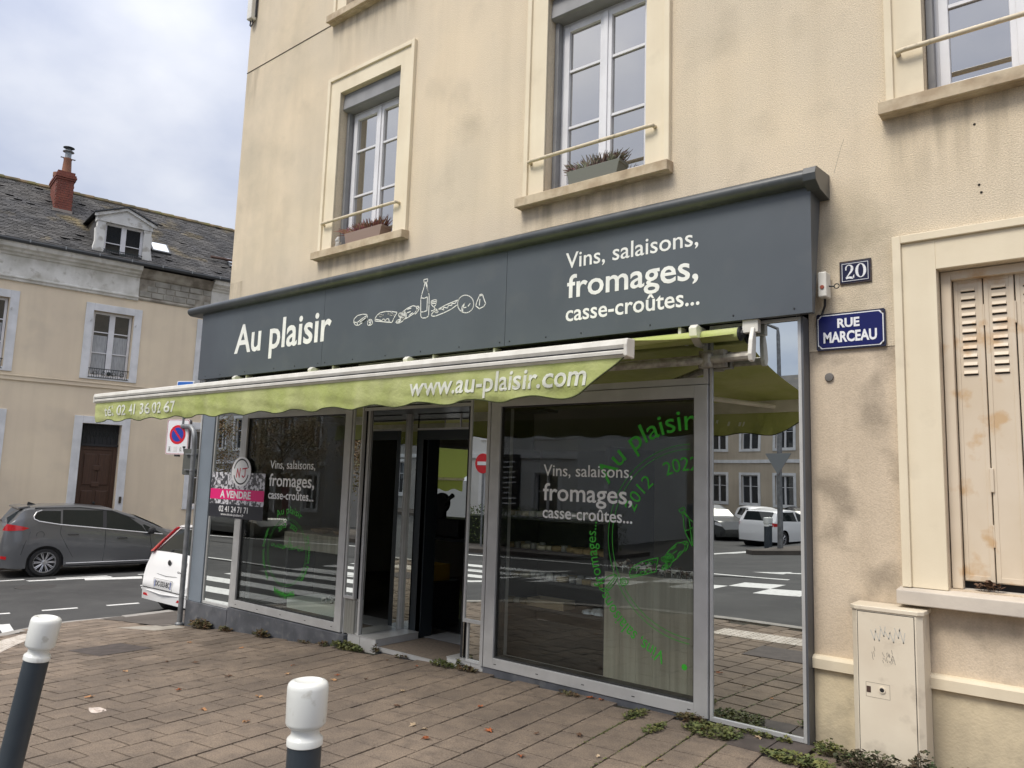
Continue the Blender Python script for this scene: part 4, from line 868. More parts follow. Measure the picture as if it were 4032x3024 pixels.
for j in range(NZ):
    for i in range(NX): a = j * (NX + 1) + i; m.f.append((a, a + 1, a + NX + 2, a + NX + 1)); m.m.append(0)
m.obj('valance', FABRIC, aw, smooth=True)
m = MB(); m.tube([(AX0 + (AX1 - AX0 - .01) * i / NX, BY - .005 + vy(AX0 + (AX1 - AX0) * i / NX, vz(AX0 + (AX1 - AX0) * i / NX)), vz(AX0 + (AX1 - AX0 - .01) * i / NX)) for i in range(NX + 1)], .0045, 5); m.obj('valance_hem', mat('dark_olive_hem', (.045, .055, .015), .8), aw)
text('lettering', 'www.au-plaisir.com', -3.75, -2.335, 2.138, .115, BY - .0065, FABLET, aw, .014, .22, wob=vy)
text('lettering', 'tél. 02 41 36 02 67', -8.385, -6.90, 2.132, .10, BY - .0065, FABLET, aw, .013, .18, wob=vy)
m = MB(); m.prism([(BY + .055, 2.375), (BY + .01, 2.378), (BY - .018, 2.366), (BY - .024, 2.34), (BY - .016, 2.322), (BY - .016, 2.314), (BY - .024, 2.306), (BY - .022, 2.286), (BY - .005, 2.272), (BY + .05, 2.272)], AX0, AX1, 'x'); m.obj('front_bar', CREAMALU, aw)
m = MB(); m.box(AX0 + .003, AX1 - .003, BY - .0205, BY - .012, 2.3145, 2.3205); m.box(AX0 + .003, AX1 - .003, BY - .0245, BY - .012, 2.286, 2.289); m.obj('bar_groove', BLACK, aw)
m = MB(); m.prism([(BY + .058, 2.379), (BY - .022, 2.372), (BY - .03, 2.34), (BY - .028, 2.275), (BY + .055, 2.268)], AX1, AX1 + .022, 'x'); m.prism([(BY + .058, 2.379), (BY - .022, 2.372), (BY - .03, 2.34), (BY - .028, 2.275), (BY + .055, 2.268)], AX0 - .022, AX0, 'x'); m.obj('bar_end_cap', CREAMALU, aw, bevel=.006)
m = MB(); m.tube([(AX0 - .1, RY, RZ - .01), (AX1 + .0, RY, RZ - .01)], .046, 16); m.obj('roller_tube', FABRIC, aw, smooth='auto')
m = MB(); m.lathe([(.05, AX1), (.052, AX1 + .012), (.03, AX1 + .02), (.03, AX1 + .035)], 12, (0, RY, RZ - .01), 'x'); m.obj('gear_wheel', BLKP, aw)
m = MB(); m.box(-8.75, -2.02, -.135, -.10, 2.50, 2.54); m.obj('torsion_bar', BRACKET, aw)
for x in (-1.99, -2.52, -4.3, -5.05, -6.55, -8.2): m = MB(); m.box(x - .012, x + .012, -.19, -.10, 2.63, 2.748) if x < -2 else m.box(x - .055, x + .055, -.19, -.135, 2.66, 2.75); m.obj('bracket', CREAMALU, aw, bevel=.003)
for x in (-2.38, -5.35, -6.85, -8.35):
    m = MB(); m.prism([(-.10, 2.60), (-.17, 2.60), (-.26, 2.66), (-.27, 2.72), (-.24, 2.745), (-.17, 2.735), (-.10, 2.735)], x - .03, x + .03, 'x'); m.obj('cradle_bracket', CREAMALU, aw, bevel=.006)
m = MB(); m.prism([(-.17, 2.70), (-.20, 2.69), (-.235, 2.60), (-.255, 2.50), (-.24, 2.455), (-.20, 2.45), (-.175, 2.49), (-.165, 2.60)], -1.985, -1.955, 'x'); m.obj('crank_plate', CREAMALU, aw, bevel=.006)
def arm(sx, dirx):
    S_ = Vector((sx, -.20, 2.485)); E_ = Vector((sx + dirx * .80, -.72, 2.40)); F_ = Vector((sx + dirx * .12, BY + .07, 2.318))
    m = MB(); m.tube([S_, E_], [.030, .026], 10); m.obj('upper_arm', BRACKET, aw, smooth='auto')
    m = MB(); m.tube([E_ + Vector((0, 0, -.015)), F_], .022, 10); m.obj('forearm', CREAMALU, aw, smooth='auto')
    m = MB(); m.lathe([(.035, -.04), (.038, -.03), (.038, .03), (.03, .04)], 14, tuple(E_)); m.obj('elbow_joint', BRACKET, aw)
    m = MB(); m.lathe([(.04, -.05), (.045, -.03), (.045, .04), (.035, .06)], 12, tuple(S_)); m.box(sx - .07, sx + .12, -.19, -.12, 2.44, 2.56); m.obj('shoulder_joint', BRACKET, aw, bevel=.004)
arm(-2.30, -1); arm(-8.25, 1)
m = MB(); m.tube([(-1.97, -.22, 2.49), (-2.45, -.19, 2.485)], .028, 8); m.obj('arm_axle', BRACKET, aw)

# ================================================================== THINGS ON THE WALL
t = thing('house_number_plate', 'small night blue enamel plate with the number 20 and rusty edges', 'house number', (-1.347, 0, 3.03))
m = MB(); m.box(-1.446, -1.248, -.012, -.003, 2.955, 3.113); m.obj('plate', RUST, t, bevel=.003)
m = MB(); m.box(-1.438, -1.258, -.0145, -.011, 2.966, 3.102); m.obj('enamel', ENAMELN, t, bevel=.002)
m = MB(); m.frame(-1.430, -1.266, 2.974, 3.094, .003, -.0155, -.014); m.obj('fillet', ENAMW, t)
# Didone figures: thick-and-thin strokes
m = MB(); y = -.0148
def stroke(pts, ws):
    for i in range(len(pts) - 1):
        (a, b), (c, d) = pts[i], pts[i + 1]; l = hypot(c - a, d - b) or 1; nx, nz = -(d - b) / l, (c - a) / l; w0, w1 = ws[i] / 2, ws[i + 1] / 2
        m.prism([(a + nx * w0, b + nz * w0), (a - nx * w0, b - nz * w0), (c - nx * w1, d - nz * w1), (c + nx * w1, d + nz * w1)], y, y - .0012)
stroke([(-1.405, 3.062), (-1.400, 3.076), (-1.386, 3.083), (-1.371, 3.077), (-1.364, 3.06), (-1.370, 3.04), (-1.385, 3.02), (-1.402, 3.0)], [.010, .006, .005, .010, .017, .015, .009, .004])
stroke([(-1.405, 2.995), (-1.385, 2.998), (-1.360, 2.993), (-1.354, 3.014)], [.012, .014, .014, .003])
stroke([(-1.408, 3.056), (-1.400, 3.056)], [.014, .014])
pts = [(-1.312 + .025 * cos(radians(a)), 3.037 + .045 * sin(radians(a))) for a in range(90, 451, 20)]; stroke(pts, [.004 + .014 * abs(cos(radians(a))) ** 1.5 for a in range(90, 451, 20)])
m.obj('figures', ENAMW, t)
t = thing('street_name_plate', 'cobalt blue enamel street plate reading RUE MARCEAU with white border', 'street sign', (-1.386, 0, 2.64))
cut = .022
def oct_(x0, x1, z0, z1, c): return [(x0 + c, z0), (x1 - c, z0), (x1, z0 + c), (x1, z1 - c), (x1 - c, z1), (x0 + c, z1), (x0, z1 - c), (x0, z0 + c)]
m = MB(); m.prism(oct_(-1.600, -1.172, 2.522, 2.768, .008), -.006, -.018); m.obj('plate', mat('dark_blue_steel_edge', (.01, .012, .04), .4), t)
m = MB(); m.prism(oct_(-1.590, -1.182, 2.532, 2.758, cut), -.018, -.0225); m.obj('white_border', ENAMW, t)
m = MB(); m.prism(oct_(-1.584, -1.188, 2.538, 2.752, cut), -.0225, -.0245); m.obj('enamel', ENAMEL, t, bevel=.001)
text('lettering', 'RUE', -1.463, -1.325, 2.668, .056, -.0246, ENAMW, t, .035)
text('lettering', 'MARCEAU', -1.553, -1.222, 2.572, .066, -.0246, ENAMW, t, .035)
for x, z in ((-1.582, 2.745), (-1.188, 2.745), (-1.582, 2.545), (-1.188, 2.545)): k = MB(); k.lathe([(.006, -.018), (.005, -.027)], 8, (x, 0, z), 'y'); k.obj('screw', RUST, t)
t = thing('awning_switch_box', 'small cream box with red button and crank ring beside the end of the sign', 'switch box', (-1.52, -.05, 2.95))
m = MB(); m.box(-1.555, -1.50, -.12, -.02, 2.865, 3.035); m.obj('housing', CREAMALU, t, bevel=.008)
m = MB(); m.lathe([(.014, -.12), (.012, -.128)], 12, (-1.527, 0, 2.93), 'y'); m.obj('button', mat('dull_red_button', (.30, .06, .03), .5), t)
m = MB(); m.tube([(-1.50, -.06, 2.945), (-1.465, -.06, 2.94)], .005, 6); m.tube([(-1.452 + .016 * cos(a * pi / 6), -.06, 2.94 + .016 * sin(a * pi / 6)) for a in range(13)], .0035, 5, cap=False); m.obj('crank_ring', IRON, t)
m = MB(); m.tube([(-1.53, -.05, 2.865), (-1.535, -.04, 2.82), (-1.55, -.03, 2.79), (-1.56, -.03, 2.76)], .008, 6); m.obj('cable', BLKP, t)
# electric cabinet
t = thing('electric_cabinet', 'tall cream street cabinet with scuffed door standing against the wall', 'cabinet', (-1.17, -.11, 0))
m = MB(); m.prism([(-1.365, -.02), (-1.365, -.195), (-1.335, -.225), (-1.012, -.225), (-.982, -.195), (-.982, -.02)], -.25, .90, 'z'); m.obj('body', CAB, t)
m = MB(); m.prism([(-1.375, -.0), (-1.375, -.20), (-1.342, -.232), (-1.002, -.232), (-.972, -.20), (-.972, -.0)], .90, .925, 'z'); m.obj('top_cap', CAB, t, bevel=.004)
m = MB(); m.frame(-1.330, -1.020, -.22, .893, .003, -.2262, -.2245); m.obj('door_gap', BLACK, t)
m = MB(); m.box(-1.326, -1.024, -.2285, -.2255, -.2, .889); d = m.obj('door', CAB, t)
m = MB(); m.frame(-1.289, -1.158, .408, .492, .002, -.2293, -.2283); m.obj('lock_plate_edge', mat('cabinet_line', (.28, .25, .2), .6), d)
m = MB(); m.box(-1.285, -1.262, -.2300, -.2283, .433, .468); m.obj('lock_recess', mat('brown_lock', (.07, .04, .03), .5), d)
m = MB(); m.lathe([(.018, -.2283), (.018, -.236), (.012, -.236)], 14, (-1.20, 0, .458), 'y'); m.obj('lock_ring', CAB, d); m = MB(); m.lathe([(.0125, -.2362), (.0115, -.2366)], 12, (-1.20, 0, .458), 'y'); m.obj('lock_hole', BLACK, d)
SC_ = mat('faded_scrawl', (.52, .50, .44), .6); SC2 = mat('black_scuff', (.12, .11, .10), .7)
m = MB(); q = random.Random(4)
for a in range(7): x = -1.255 + a * .026; ribbon(m, [(x, .80 + q.uniform(-.02, .02)), (x + .02, .75 + q.uniform(-.02, .02)), (x + .028, .80 + q.uniform(-.02, .03))], .006, -.2286, .0003)
m.obj('faded_scrawl', SC_, d)
m = MB()
for a in range(26): x = q.choice((-1.245, -1.19, -1.165, -1.15, -1.135)) + q.uniform(-.008, .008); z = .66 + q.uniform(-.035, .04); ribbon(m, [(x, z), (x + .004, z - q.uniform(.008, .03))], .0022, -.2286, .0003)
m.obj('scuff_marks', SC2, d)
# estate agent's poster
t = thing('for_sale_poster', 'real estate for sale poster with a magenta band pasted across mirror and window frame', 'poster', (-8.31, -.14, 1.3))
PHOTO = mat('greyscale_town_photo', (.055, .055, .065), .4, col2=(.62, .62, .66), ns=26, lo=.47, hi=.56, detail=8)
yp = -.132
m = MB(); m.box(-8.885, -7.733, yp, yp + .002, 1.045, 1.583); m.obj('sheet', PHOTO, t)
m = MB(); m.box(-8.885, -7.733, yp - .001, yp - .0002, 1.26, 1.384); m.obj('magenta_band', PINK, t)
m = MB(); m.box(-8.885, -7.733, yp - .001, yp - .0002, 1.045, 1.203); m.obj('dark_band', PDARK, t)
text('lettering', 'A VENDRE', -8.66, -8.0, 1.282, .080, yp - .0012, PAPER, t, .03)
text('lettering', '02 41 24 71 71', -8.665, -8.04, 1.115, .066, yp - .0012, PAPER, t, .016)
text('lettering', 'www.nicole-joubert.fr', -8.615, -8.12, 1.070, .030, yp - .0012, PAPER, t, .004)
m = MB(); m.prism([(-8.235 + .205 * cos(a * pi / 16), 1.597 + .178 * sin(a * pi / 16)) for a in range(32)], yp - .001, yp - .003); m.obj('oval_badge', PAPER, t)
for a0, a1 in ((20, 165), (200, 345)):
    m = MB(); pts = [(-8.235 + .155 * cos(radians(a)), 1.597 + .145 * sin(radians(a))) for a in range(a0, a1, 8)]; ribbon(m, pts, .016, yp - .003, .0008); m.obj('badge_arc', BLACK, t)
m = MB(); LR = mat('crimson_print', (.50, .01, .04), .5)
for pts in ([(-8.33, 1.53), (-8.315, 1.63), (-8.27, 1.53), (-8.255, 1.635)], [(-8.21, 1.63), (-8.11, 1.64)], [(-8.15, 1.64), (-8.15, 1.55), (-8.18, 1.53), (-8.21, 1.55)]): ribbon(m, pts, .015, yp - .003, .0008)
m.obj('badge_initials', LR, t)
m = MB(); m.box(-8.29, -8.10, yp - .0038, yp - .003, 1.605, 1.609); m.obj('badge_line', SC_, t)
# window boxes
def heather_box(x0, x1, lab, pm, hm, seed, bowed=0.):
    t = thing('window_box', lab, 'flower box', ((x0 + x1) / 2, .02, 4.14))
    w = x1 - x0; m = MB(); m.prism([(x0 + .03, 4.125), (x1 - .03, 4.125), (x1 - .008, 4.222), (x1, 4.222), (x1, 4.252), (x0, 4.252), (x0, 4.222), (x0 + .008, 4.222)], -.06, .09)
    m.obj('planter', pm, t, bevel=.006)
    m = MB(); m.box(x0 + .012, x1 - .012, -.05, .08, 4.251, 4.254); m.obj('soil', mat('potting_soil', (.03, .022, .016), .95), t)
    q = random.Random(seed); k = MB()
    for i in range(230):
        x = q.uniform(x0 + .02, x1 - .02); y = q.uniform(-.04, .07); lx = (x - (x0 + x1) / 2) * .35 + q.uniform(-.05, .05) + (-.05 if i % 3 == 0 and bowed else 0); h = q.uniform(.05, .14) * (1 - .35 * abs(x - (x0 + x1) / 2) / (w / 2))
        if bowed and x < x0 + .12: lx -= .05
        k.tube([(x, y, 4.247), (x + lx * .45, y + q.uniform(-.02, .01), 4.247 + h * .6), (x + lx, y + q.uniform(-.04, .01), 4.247 + h)], [.003, .0055, .0015], 4)
    k.obj('heather', hm, t, kind='stuff'); return t
heather_box(-6.66, -6.04, 'taupe window box with wine red heather on the left first-floor sill', POTB, HEAR, 1, 1)
heather_box(-3.66, -3.13, 'grey-green window box with pale heather on the middle first-floor sill', POTG, HEAG, 2)
t = thing('hand_ornament', 'small white hand shaped ornament on the left first-floor sill', 'ornament', (-6.86, .03, 4.13))
m = MB(); m.lathe([(.03, 4.128), (.042, 4.15), (.03, 4.19), (.034, 4.21)], 12, (-6.86, .02, 0)); m.obj('palm', OLDWHITE, t, smooth=True)
for i, (dx, h) in enumerate(((-.028, .045), (-.012, .06), (.004, .065), (.02, .055), (.035, .02))): m = MB(); m.tube([(-6.86 + dx * .8, .02, 4.20), (-6.86 + dx, .0, 4.21 + h * .6), (-6.86 + dx * 1.15, .012, 4.21 + h)], [.009, .008, .005], 7); m.obj('finger', OLDWHITE, t, smooth=True)
# ================================================================== FAR HOUSE
fh = thing('old_townhouse', 'long beige townhouse with slate roof and brown front door across the side street', 'house', (-22.5, 1.2, 0), (0, 0, radians(90 - 10.6)))
def H(mb, name, m, parent=fh, **k): return mb.obj(name, m, parent, local=True, **k)
S0, S1 = -9.0, 13.0
cent = [-6.09, -3.12, -.145, 2.845, 5.82, 8.8, 11.7]
ops = [(c - .505, c + .51, 4.08, 5.89, .22) for c in cent]
gops = [(c - .505, c + .51, .55, 2.80, .22) for c in cent if abs(c - 2.845) > .1]
door = (2.335, 3.315, -1.0, 2.77, .30)
m = MB(); wall_cells(m, S0, S1, -1.6, 6.40, ops + gops + [door], 0); m.face([(S1, 0, -1.6), (S1, 9, -1.6), (S1, 9, 7.4), (S1, 0, 7.4)]); m.face([(S0, 0, -1.6), (S0, 9, -1.6), (S0, 9, 7.4), (S0, 0, 7.4)]); H(m, 'wall', HOUSEW)
m = MB(); m.box(S0, S1, -.035, .0, 3.76, 3.90); m.box(S0, S1, -.055, .0, 3.865, 3.90); H(m, 'string_course', HOUSEW, bevel=.006)
def dropin(a, b): return [(a, b)]
FR = [(S0, 3.42), (5.45, S1)]       # painted stretches; between them the old stone is bare
CW = mat('white_cornice_paint', (.76, .745, .70), .8, col2=(.56, .545, .49), ns=2.2, dirt=(5, .58, .72, .6, (.33, .30, .24)), streak=.2)
for a, b in FR:
    m = MB(); m.box(a, b, -.03, .01, 6.40, 7.03); H(m, 'frieze', CW)
    m = MB(); m.prism([(.0, 6.34), (-.05, 6.35), (-.06, 6.40), (-.09, 6.43), (-.09, 6.465), (-.04, 6.485), (.0, 6.50)], a, b, 'x'); H(m, 'lower_moulding', CW)
    m = MB(); m.prism([(.0, 7.0), (-.07, 7.02), (-.09, 7.07), (-.16, 7.10), (-.18, 7.15), (-.27, 7.19), (-.30, 7.27), (-.30, 7.31), (0, 7.33)], a, b, 'x'); H(m, 'cornice', CW)
m = MB(); m.prism([(.0, 6.37), (-.03, 6.38), (-.05, 6.42), (-.03, 6.46), (.0, 6.47)], 3.42, 5.45, 'x'); m.box(3.42, 5.45, -.012, .01, 6.44, 7.03); m.prism([(.0, 7.0), (-.06, 7.03), (-.12, 7.10), (-.17, 7.19), (-.22, 7.27), (0, 7.31)], 3.42, 5.45, 'x'); H(m, 'bare_masonry', mat('grimy_bare_stone', (.42, .39, .33), .9, col2=(.20, .175, .14), ns=2.6, bump=.8, bs=18, detail=7))
q = random.Random(11)
for r_ in range(3):
    x = 3.45 + .2 * r_
    while x < 5.35:
        w = q.uniform(.24, .42)
        if q.random() < .88: k = MB(); k.box(x, min(x + w - .02, 5.44), -.022 - q.uniform(0, .02), 0, 6.49 + r_ * .175, 6.645 + r_ * .175); H(k, 'stone_block', STONEG, bevel=.008)
        x += w
def far_window(c, z0, z1, rail=True, curtain=True, top_dark=True, parent=fh):
    a, b = c - .505, c + .51
    k = MB(); k.frame(a - .20, b + .22, z0 - .10, z1 + .20, .20, -.03, .0, wb=.10, wt=.20); H(k, 'window_surround', BLUEW, bevel=.006)
    k = MB(); k.frame(a + .01, b - .01, z0 + .0, z1 - .01, .06, .12, .19); f = H(k, 'casement_window', WHITEPVC, bevel=.004)
    m_ = (a + b) / 2; k = MB(); k.box(m_ - .07, m_ + .07, .105, .17, z0 + .05, z1 - .06); k.obj('meeting_stile', WHITEPVC, f, local=True)
    for g0, g1 in ((a + .07, m_ - .07), (m_ + .07, b - .07)):
        k = MB(); k.box(g0, g1, .155, .16, z0 + .06, z1 - .07); k.obj('pane', FPANE, f, local=True)
        for t in (.365, .685): k = MB(); zz = z0 + (z1 - z0) * t; k.box(g0, g1, .13, .154, zz - .014, zz + .014); k.obj('glazing_bar', WHITEPVC, f, local=True)
        if curtain: k = MB(); k.box(g0 + .01, g1 - .01, .1535, .1545, z0 + .08, z0 + (z1 - z0) * .635); k.obj('lace_curtain', CURT, f, local=True)
    if rail:
        k = MB(); zt = z0 + .19
        k.box(a - .0, b + .0, -.045, -.025, zt, zt + .02); k.box(a, b, -.045, -.025, z0 - .05, z0 - .035)
        for i in range(17):
            x = a + .03 + i * (b - a - .06) / 16; k.tube([(x, -.035, z0 - .04), (x + .015 * (1 if i % 2 else -1), -.035, z0 + .08), (x, -.035, zt)], .006, 5)
        for x in (a + .17, a + .38, b - .17, b - .38): k.tube([(x + .05 * cos(t * pi / 5), -.036, z0 + .075 + .055 * sin(t * pi / 5)) for t in range(11)], .007, 5, cap=False)
        k.lathe([(.06, -.05), (.05, -.058), (.02, -.062)], 10, ((a + b) / 2, 0, z0 + .08), 'y')
        H(k, 'cast_iron_rail', IRON)
    for x in (a - .06, b + .06):
        k = MB(); k.tube([(x, -.03, z1 - .30), (x, -.07, z1 - .30), (x + .01, -.075, z1 - .26)], .014, 6); H(k, 'shutter_hook', OLDWHITE)
for c in cent: far_window(c, 4.08, 5.89)
for c in cent:
    if abs(c - 2.845) > .1: far_window(c, .55, 2.80, rail=False, curtain=False)
# front door
k = MB(); k.frame(2.135, 3.53, -1.0, 2.965, .205, -.035, .0, bottom=False, wt=.195); H(k, 'door_surround', BLUEW, bevel=.006)
k = MB(); k.frame(2.345, 3.305, -1.0, 2.16, .10, .17, .24, wb=.25, wt=.10); k.box(2.44, 3.21, .19, .23, -.80, 2.06); d = H(k, 'front_door', OAK, bevel=.006)
for z0, z1 in ((-.65, .1), (.25, .95), (1.1, 1.95)):
    for a in (2.50, 2.86): k = MB(); k.box(a, a + .29, .165, .20, z0, z1); k.obj('door_panel', OAK, d, local=True, bevel=.02)
for z in (1.05, 1.5, .2): k = MB(); k.box(2.72, 2.93, .155, .19, z, z + .14); k.obj('door_boss', OAK, d, local=True, bevel=.015)
k = MB(); k.lathe([(.03, .16), (.035, .13), (.01, .12)], 10, (2.83, 0, .62), 'y'); k.obj('door_knob', IRON, d, local=True)
k = MB(); k.box(2.345, 3.305, .2, .22, 2.2, 2.77); k.box(2.345, 3.305, .13, .24, 2.16, 2.22)
H(k, 'transom_light', DARKROOM2)
k = MB()
for i in range(9): x = 2.42 + i * .10; k.tube([(x + .035 * cos(t * pi / 4), .19, 2.48 + .10 * sin(t * pi / 4)) for t in range(9)], .01, 5, cap=False); k.tube([(x, .19, 2.22), (x, .19, 2.77)], .008, 4)
H(k, 'transom_grille', mat('dull_iron_grille', (.03, .035, .035), .6))
k = MB(); k.box(3.41, 3.47, -.06, -.035, .62, .80); H(k, 'doorbell', mat('brass_bell', (.05, .035, .02), .5))
# gutter
k = MB(); k.prism([(-.28, 7.31), (-.36, 7.31), (-.39, 7.36), (-.38, 7.40), (-.35, 7.40), (-.34, 7.36), (-.28, 7.35)], S0, S1, 'x'); H(k, 'gutter', ZINCD)
for i in range(26): k = MB(); x = S0 + .6 + i * .82; k.box(x, x + .03, -.395, -.34, 7.34, 7.415); H(k, 'gutter_bracket', ZINC)
# roof
RS = .77; EZ, EY = 7.37, -.32
def rz(y): return EZ + (y - EY) * RS
RY_ = 3.1; k = MB(); k.face([(S0, EY + .02, rz(EY) - .01), (S1, EY + .02, rz(EY) - .01), (S1, RY_, rz(RY_) - .04), (S0, RY_, rz(RY_) - .04)]); k.face([(S0, RY_, rz(RY_) - .04), (S1, RY_, rz(RY_) - .04), (S1, 9, 5.3), (S0, 9, 5.3)])
k.face([(S0, 0, 7.0), (S0, RY_, rz(RY_)), (S0, 9, 5.3)]); k.face([(S1, 0, 7.0), (S1, RY_, rz(RY_)), (S1, 9, 5.3)]); rf = H(k, 'roof', mat('roof_underlay', (.04, .04, .042), .9))
q = random.Random(9); k = MB(); ln = hypot(1, RS); cy, cz = 1 / ln, RS / ln; SW, SH = .20, .105; rows = int((RY_ - EY) * ln / SH)
for r_ in range(rows):
    t0 = r_ * SH; x = S0 + (.1 if r_ % 2 else 0)
    while x < S1 - .2:
        w = SW - .006 + q.uniform(-.012, .004); j = q.uniform(-.008, .008); lift = .012 + q.uniform(0, .012) + (.03 if q.random() < .02 else 0); t1 = t0 + SH * 1.5
        def pt(xx, t, h): return (xx, EY + t * cy - h * cz, EZ + t * cz + h * cy)
        a, b = x + q.uniform(-.004, .004), x + w; tl = t0 - j
        v = [pt(a, tl, lift), pt(b, tl + q.uniform(-.006, .006), lift), pt(b, t1, .004), pt(a, t1, .004), pt(a, tl, lift - .012), pt(b, tl, lift - .012)]
        n = len(k.v); k.v += v; k.f += [(n, n + 1, n + 2, n + 3), (n, n + 4, n + 5, n + 1), (n, n + 3, n + 4), (n + 1, n + 5, n + 2)]; k.m += [0] * 4; x += SW
H(k, 'roof_slates', SLATE, parent=rf, kind='stuff')
for i in range(55): x = S0 + i * .4; k = MB(); k.tube([(x, RY_, rz(RY_) - .01), (x + .41, RY_, rz(RY_) - .002)], [.085, .095], 8); k.obj('ridge_tile', mat('mossy_ridge_tile', (.22, .155, .085), .9, col2=(.10, .09, .05), ns=3, dirt=(2, .5, .6, .8, (.17, .16, .06))), rf, local=True)
# chimney
cx0, cx1, cy0, cy1, cz0, cz1 = 1.37, 1.82, 1.72, 2.75, 8.55, 9.93
k = MB(); k.box(cx0 + .012, cx1 - .012, cy0 + .012, cy1 - .012, cz0, cz1); k.box(cx0 - .03, cx1 + .02, cy0 - .03, cy1, cz0 - .1, 9.02); ch_ = H(k, 'chimney', MORTAR)
bl = [MB().box(-.105, .105, 0, .02, 0, .062).mesh('brick', BRICK), MB().box(-.05, .05, 0, .02, 0, .062).mesh('brick', BRICK)]
def brk(x, y, z, r, me): o = bpy.data.objects.new('brick', me); o.location = (x, y, z); o.rotation_euler = (0, 0, r); link(o, ch_)
for r_ in range(13):
    z = 9.03 + r_ * .070
    xsb = [(cx0 + .105, 0), (cx0 + .325, 0)] if r_ % 2 else [(cx0 + .05, 1), (cx0 + .215, 0), (cx0 + .38, 1)]
    for x, t in xsb: brk(x + .005, cy0 - .003, z, 0, bl[t])
    for i in range(4): brk(cx0 - .003 + .0, cy0 + .15 + i * .225 + (.06 if r_ % 2 else 0), z, -pi / 2, bl[0]); brk(cx1 + .003, cy0 + .12 + i * .225 + (.06 if r_ % 2 else 0), z, pi / 2, bl[0])
for e, z0, z1 in ((.03, 9.93, 9.99), (.05, 9.99, 10.05), (.035, 10.05, 10.11), (.0, 10.11, 10.20)):
    k = MB(); k.box(cx0 - e, cx1 + e, cy0 - e, cy1 + e, z0, z1 - .008); k.obj('corbel_course', BRICK, ch_, local=True, bevel=.004)
k = MB(); k.lathe([(.135, 10.18), (.13, 10.22), (.105, 10.62), (.115, 10.64), (.115, 10.67)], 16, (1.62, 1.98, 0)); k.obj('chimney_pot', TERRA, ch_, local=True, smooth='auto')
k = MB(); k.lathe([(.14, 10.18), (.14, 10.30), (.12, 10.30)], 14, (1.48, 2.4, 0)); k.obj('chimney_pot', TERRA, ch_, local=True, smooth='auto')
k = MB(); k.box(1.43, 1.82, 1.95, 2.02, 10.672, 10.685); k.lathe([(.085, 10.68), (.085, 10.86), (.15, 10.87), (.155, 10.88), (.06, 10.95), (.06, 10.96)], 16, (1.62, 1.98, 0)); k.obj('cowl', ZINC, ch_, local=True, smooth='auto')
k = MB(); k.lathe([(.155, 11.0), (.15, 11.01), (.0, 11.04)], 16, (1.62, 1.98, 0)); [k.tube([(1.62 + .06 * cos(a), 1.98 + .06 * sin(a), 10.92), (1.62 + .11 * cos(a), 1.98 + .11 * sin(a), 11.0)], .005, 4) for a in (0, 2.1, 4.2)]; k.obj('cowl_cap', ZINCD, ch_, local=True)
# dormer
def dormer(c):
    yf = -.12; a, b = c - .50, c + .50; z0, z1 = 7.43, 8.41
    k = MB(); k.box(a - .20, a, yf, yf + .22, z0, z1 + .1); k.box(b, b + .20, yf, yf + .22, z0, z1 + .1)
    k.prism([(a - .30, z0), (a - .20, z0), (a - .20, 8.260), (a - .24, 8.210), (a - .22, 7.860)], yf + .02, yf + .2); k.prism([(b + .30, z0), (b + .20, z0), (b + .20, 8.260), (b + .24, 8.210), (b + .22, 7.860)], yf + .02, yf + .2)
    k.prism([(a - .23, 8.410), (b + .23, 8.410), (b + .23, 8.570), (c, 8.880), (a - .23, 8.570)], yf - .02, yf + .22); dm = H(k, 'dormer', OLDWHITE)
    k = MB(); k.prism([(a - .30, 8.510), (a - .23, 8.510), (c, 8.830), (b + .23, 8.510), (b + .30, 8.510), (b + .30, 8.590), (c, 8.910), (a - .30, 8.590)], yf - .08, yf - .02); k.obj('pediment_moulding', OLDWHITE, dm, local=True, bevel=.01)
    k = MB(); k.prism([(a - .33, 8.590), (c, 8.915), (b + .33, 8.590), (b + .33, 8.620), (c, 8.950), (a - .33, 8.620)], yf - .12, yf + 2.2); k.obj('dormer_roof', ZINCD, dm, local=True)
    k = MB(); k.box(a - .20, a - .17, yf + .2, yf + 1.6, 7.510, 8.570); k.box(b + .17, b + .20, yf + .2, yf + 1.6, 7.510, 8.570); k.obj('cheek', SLATE, dm, local=True)
    k = MB(); k.frame(a + .0, b - .0, z0, z1, .06, yf + .10, yf + .16); k.box(c - .065, c + .065, yf + .09, yf + .15, z0, z1); k.box(a, b, yf + .11, yf + .145, 7.840, 7.865); k.obj('casement', WHITEPVC, dm, local=True, bevel=.004)
    for g in ((a + .06, c - .065), (c + .065, b - .06)): k = MB(); k.box(g[0], g[1], yf + .135, yf + .14, z0 + .05, z1 - .06); k.obj('pane', FPANE, dm, local=True)
    k = MB(); k.box(a, b, yf - .04, yf - .02, 7.610, 7.630); k.box(a, b, yf - .04, yf - .02, 7.410, 7.430)
    for i in range(17): x = a + .02 + i * .06; k.tube([(x, yf - .03, 7.420), (x + .01, yf - .03, 7.510), (x, yf - .03, 7.620)], .006, 4)
    k.lathe([(.06, yf - .045), (.04, yf - .055)], 10, (c, 0, 7.530), 'y'); k.obj('cast_iron_rail', IRON, dm, local=True)
    k = MB(); k.box(a, b, yf + .16, yf + .17, z0, z1); k.obj('dark_room', DARKROOM2, dm, local=True)
dormer(2.89); dormer(-3.1)
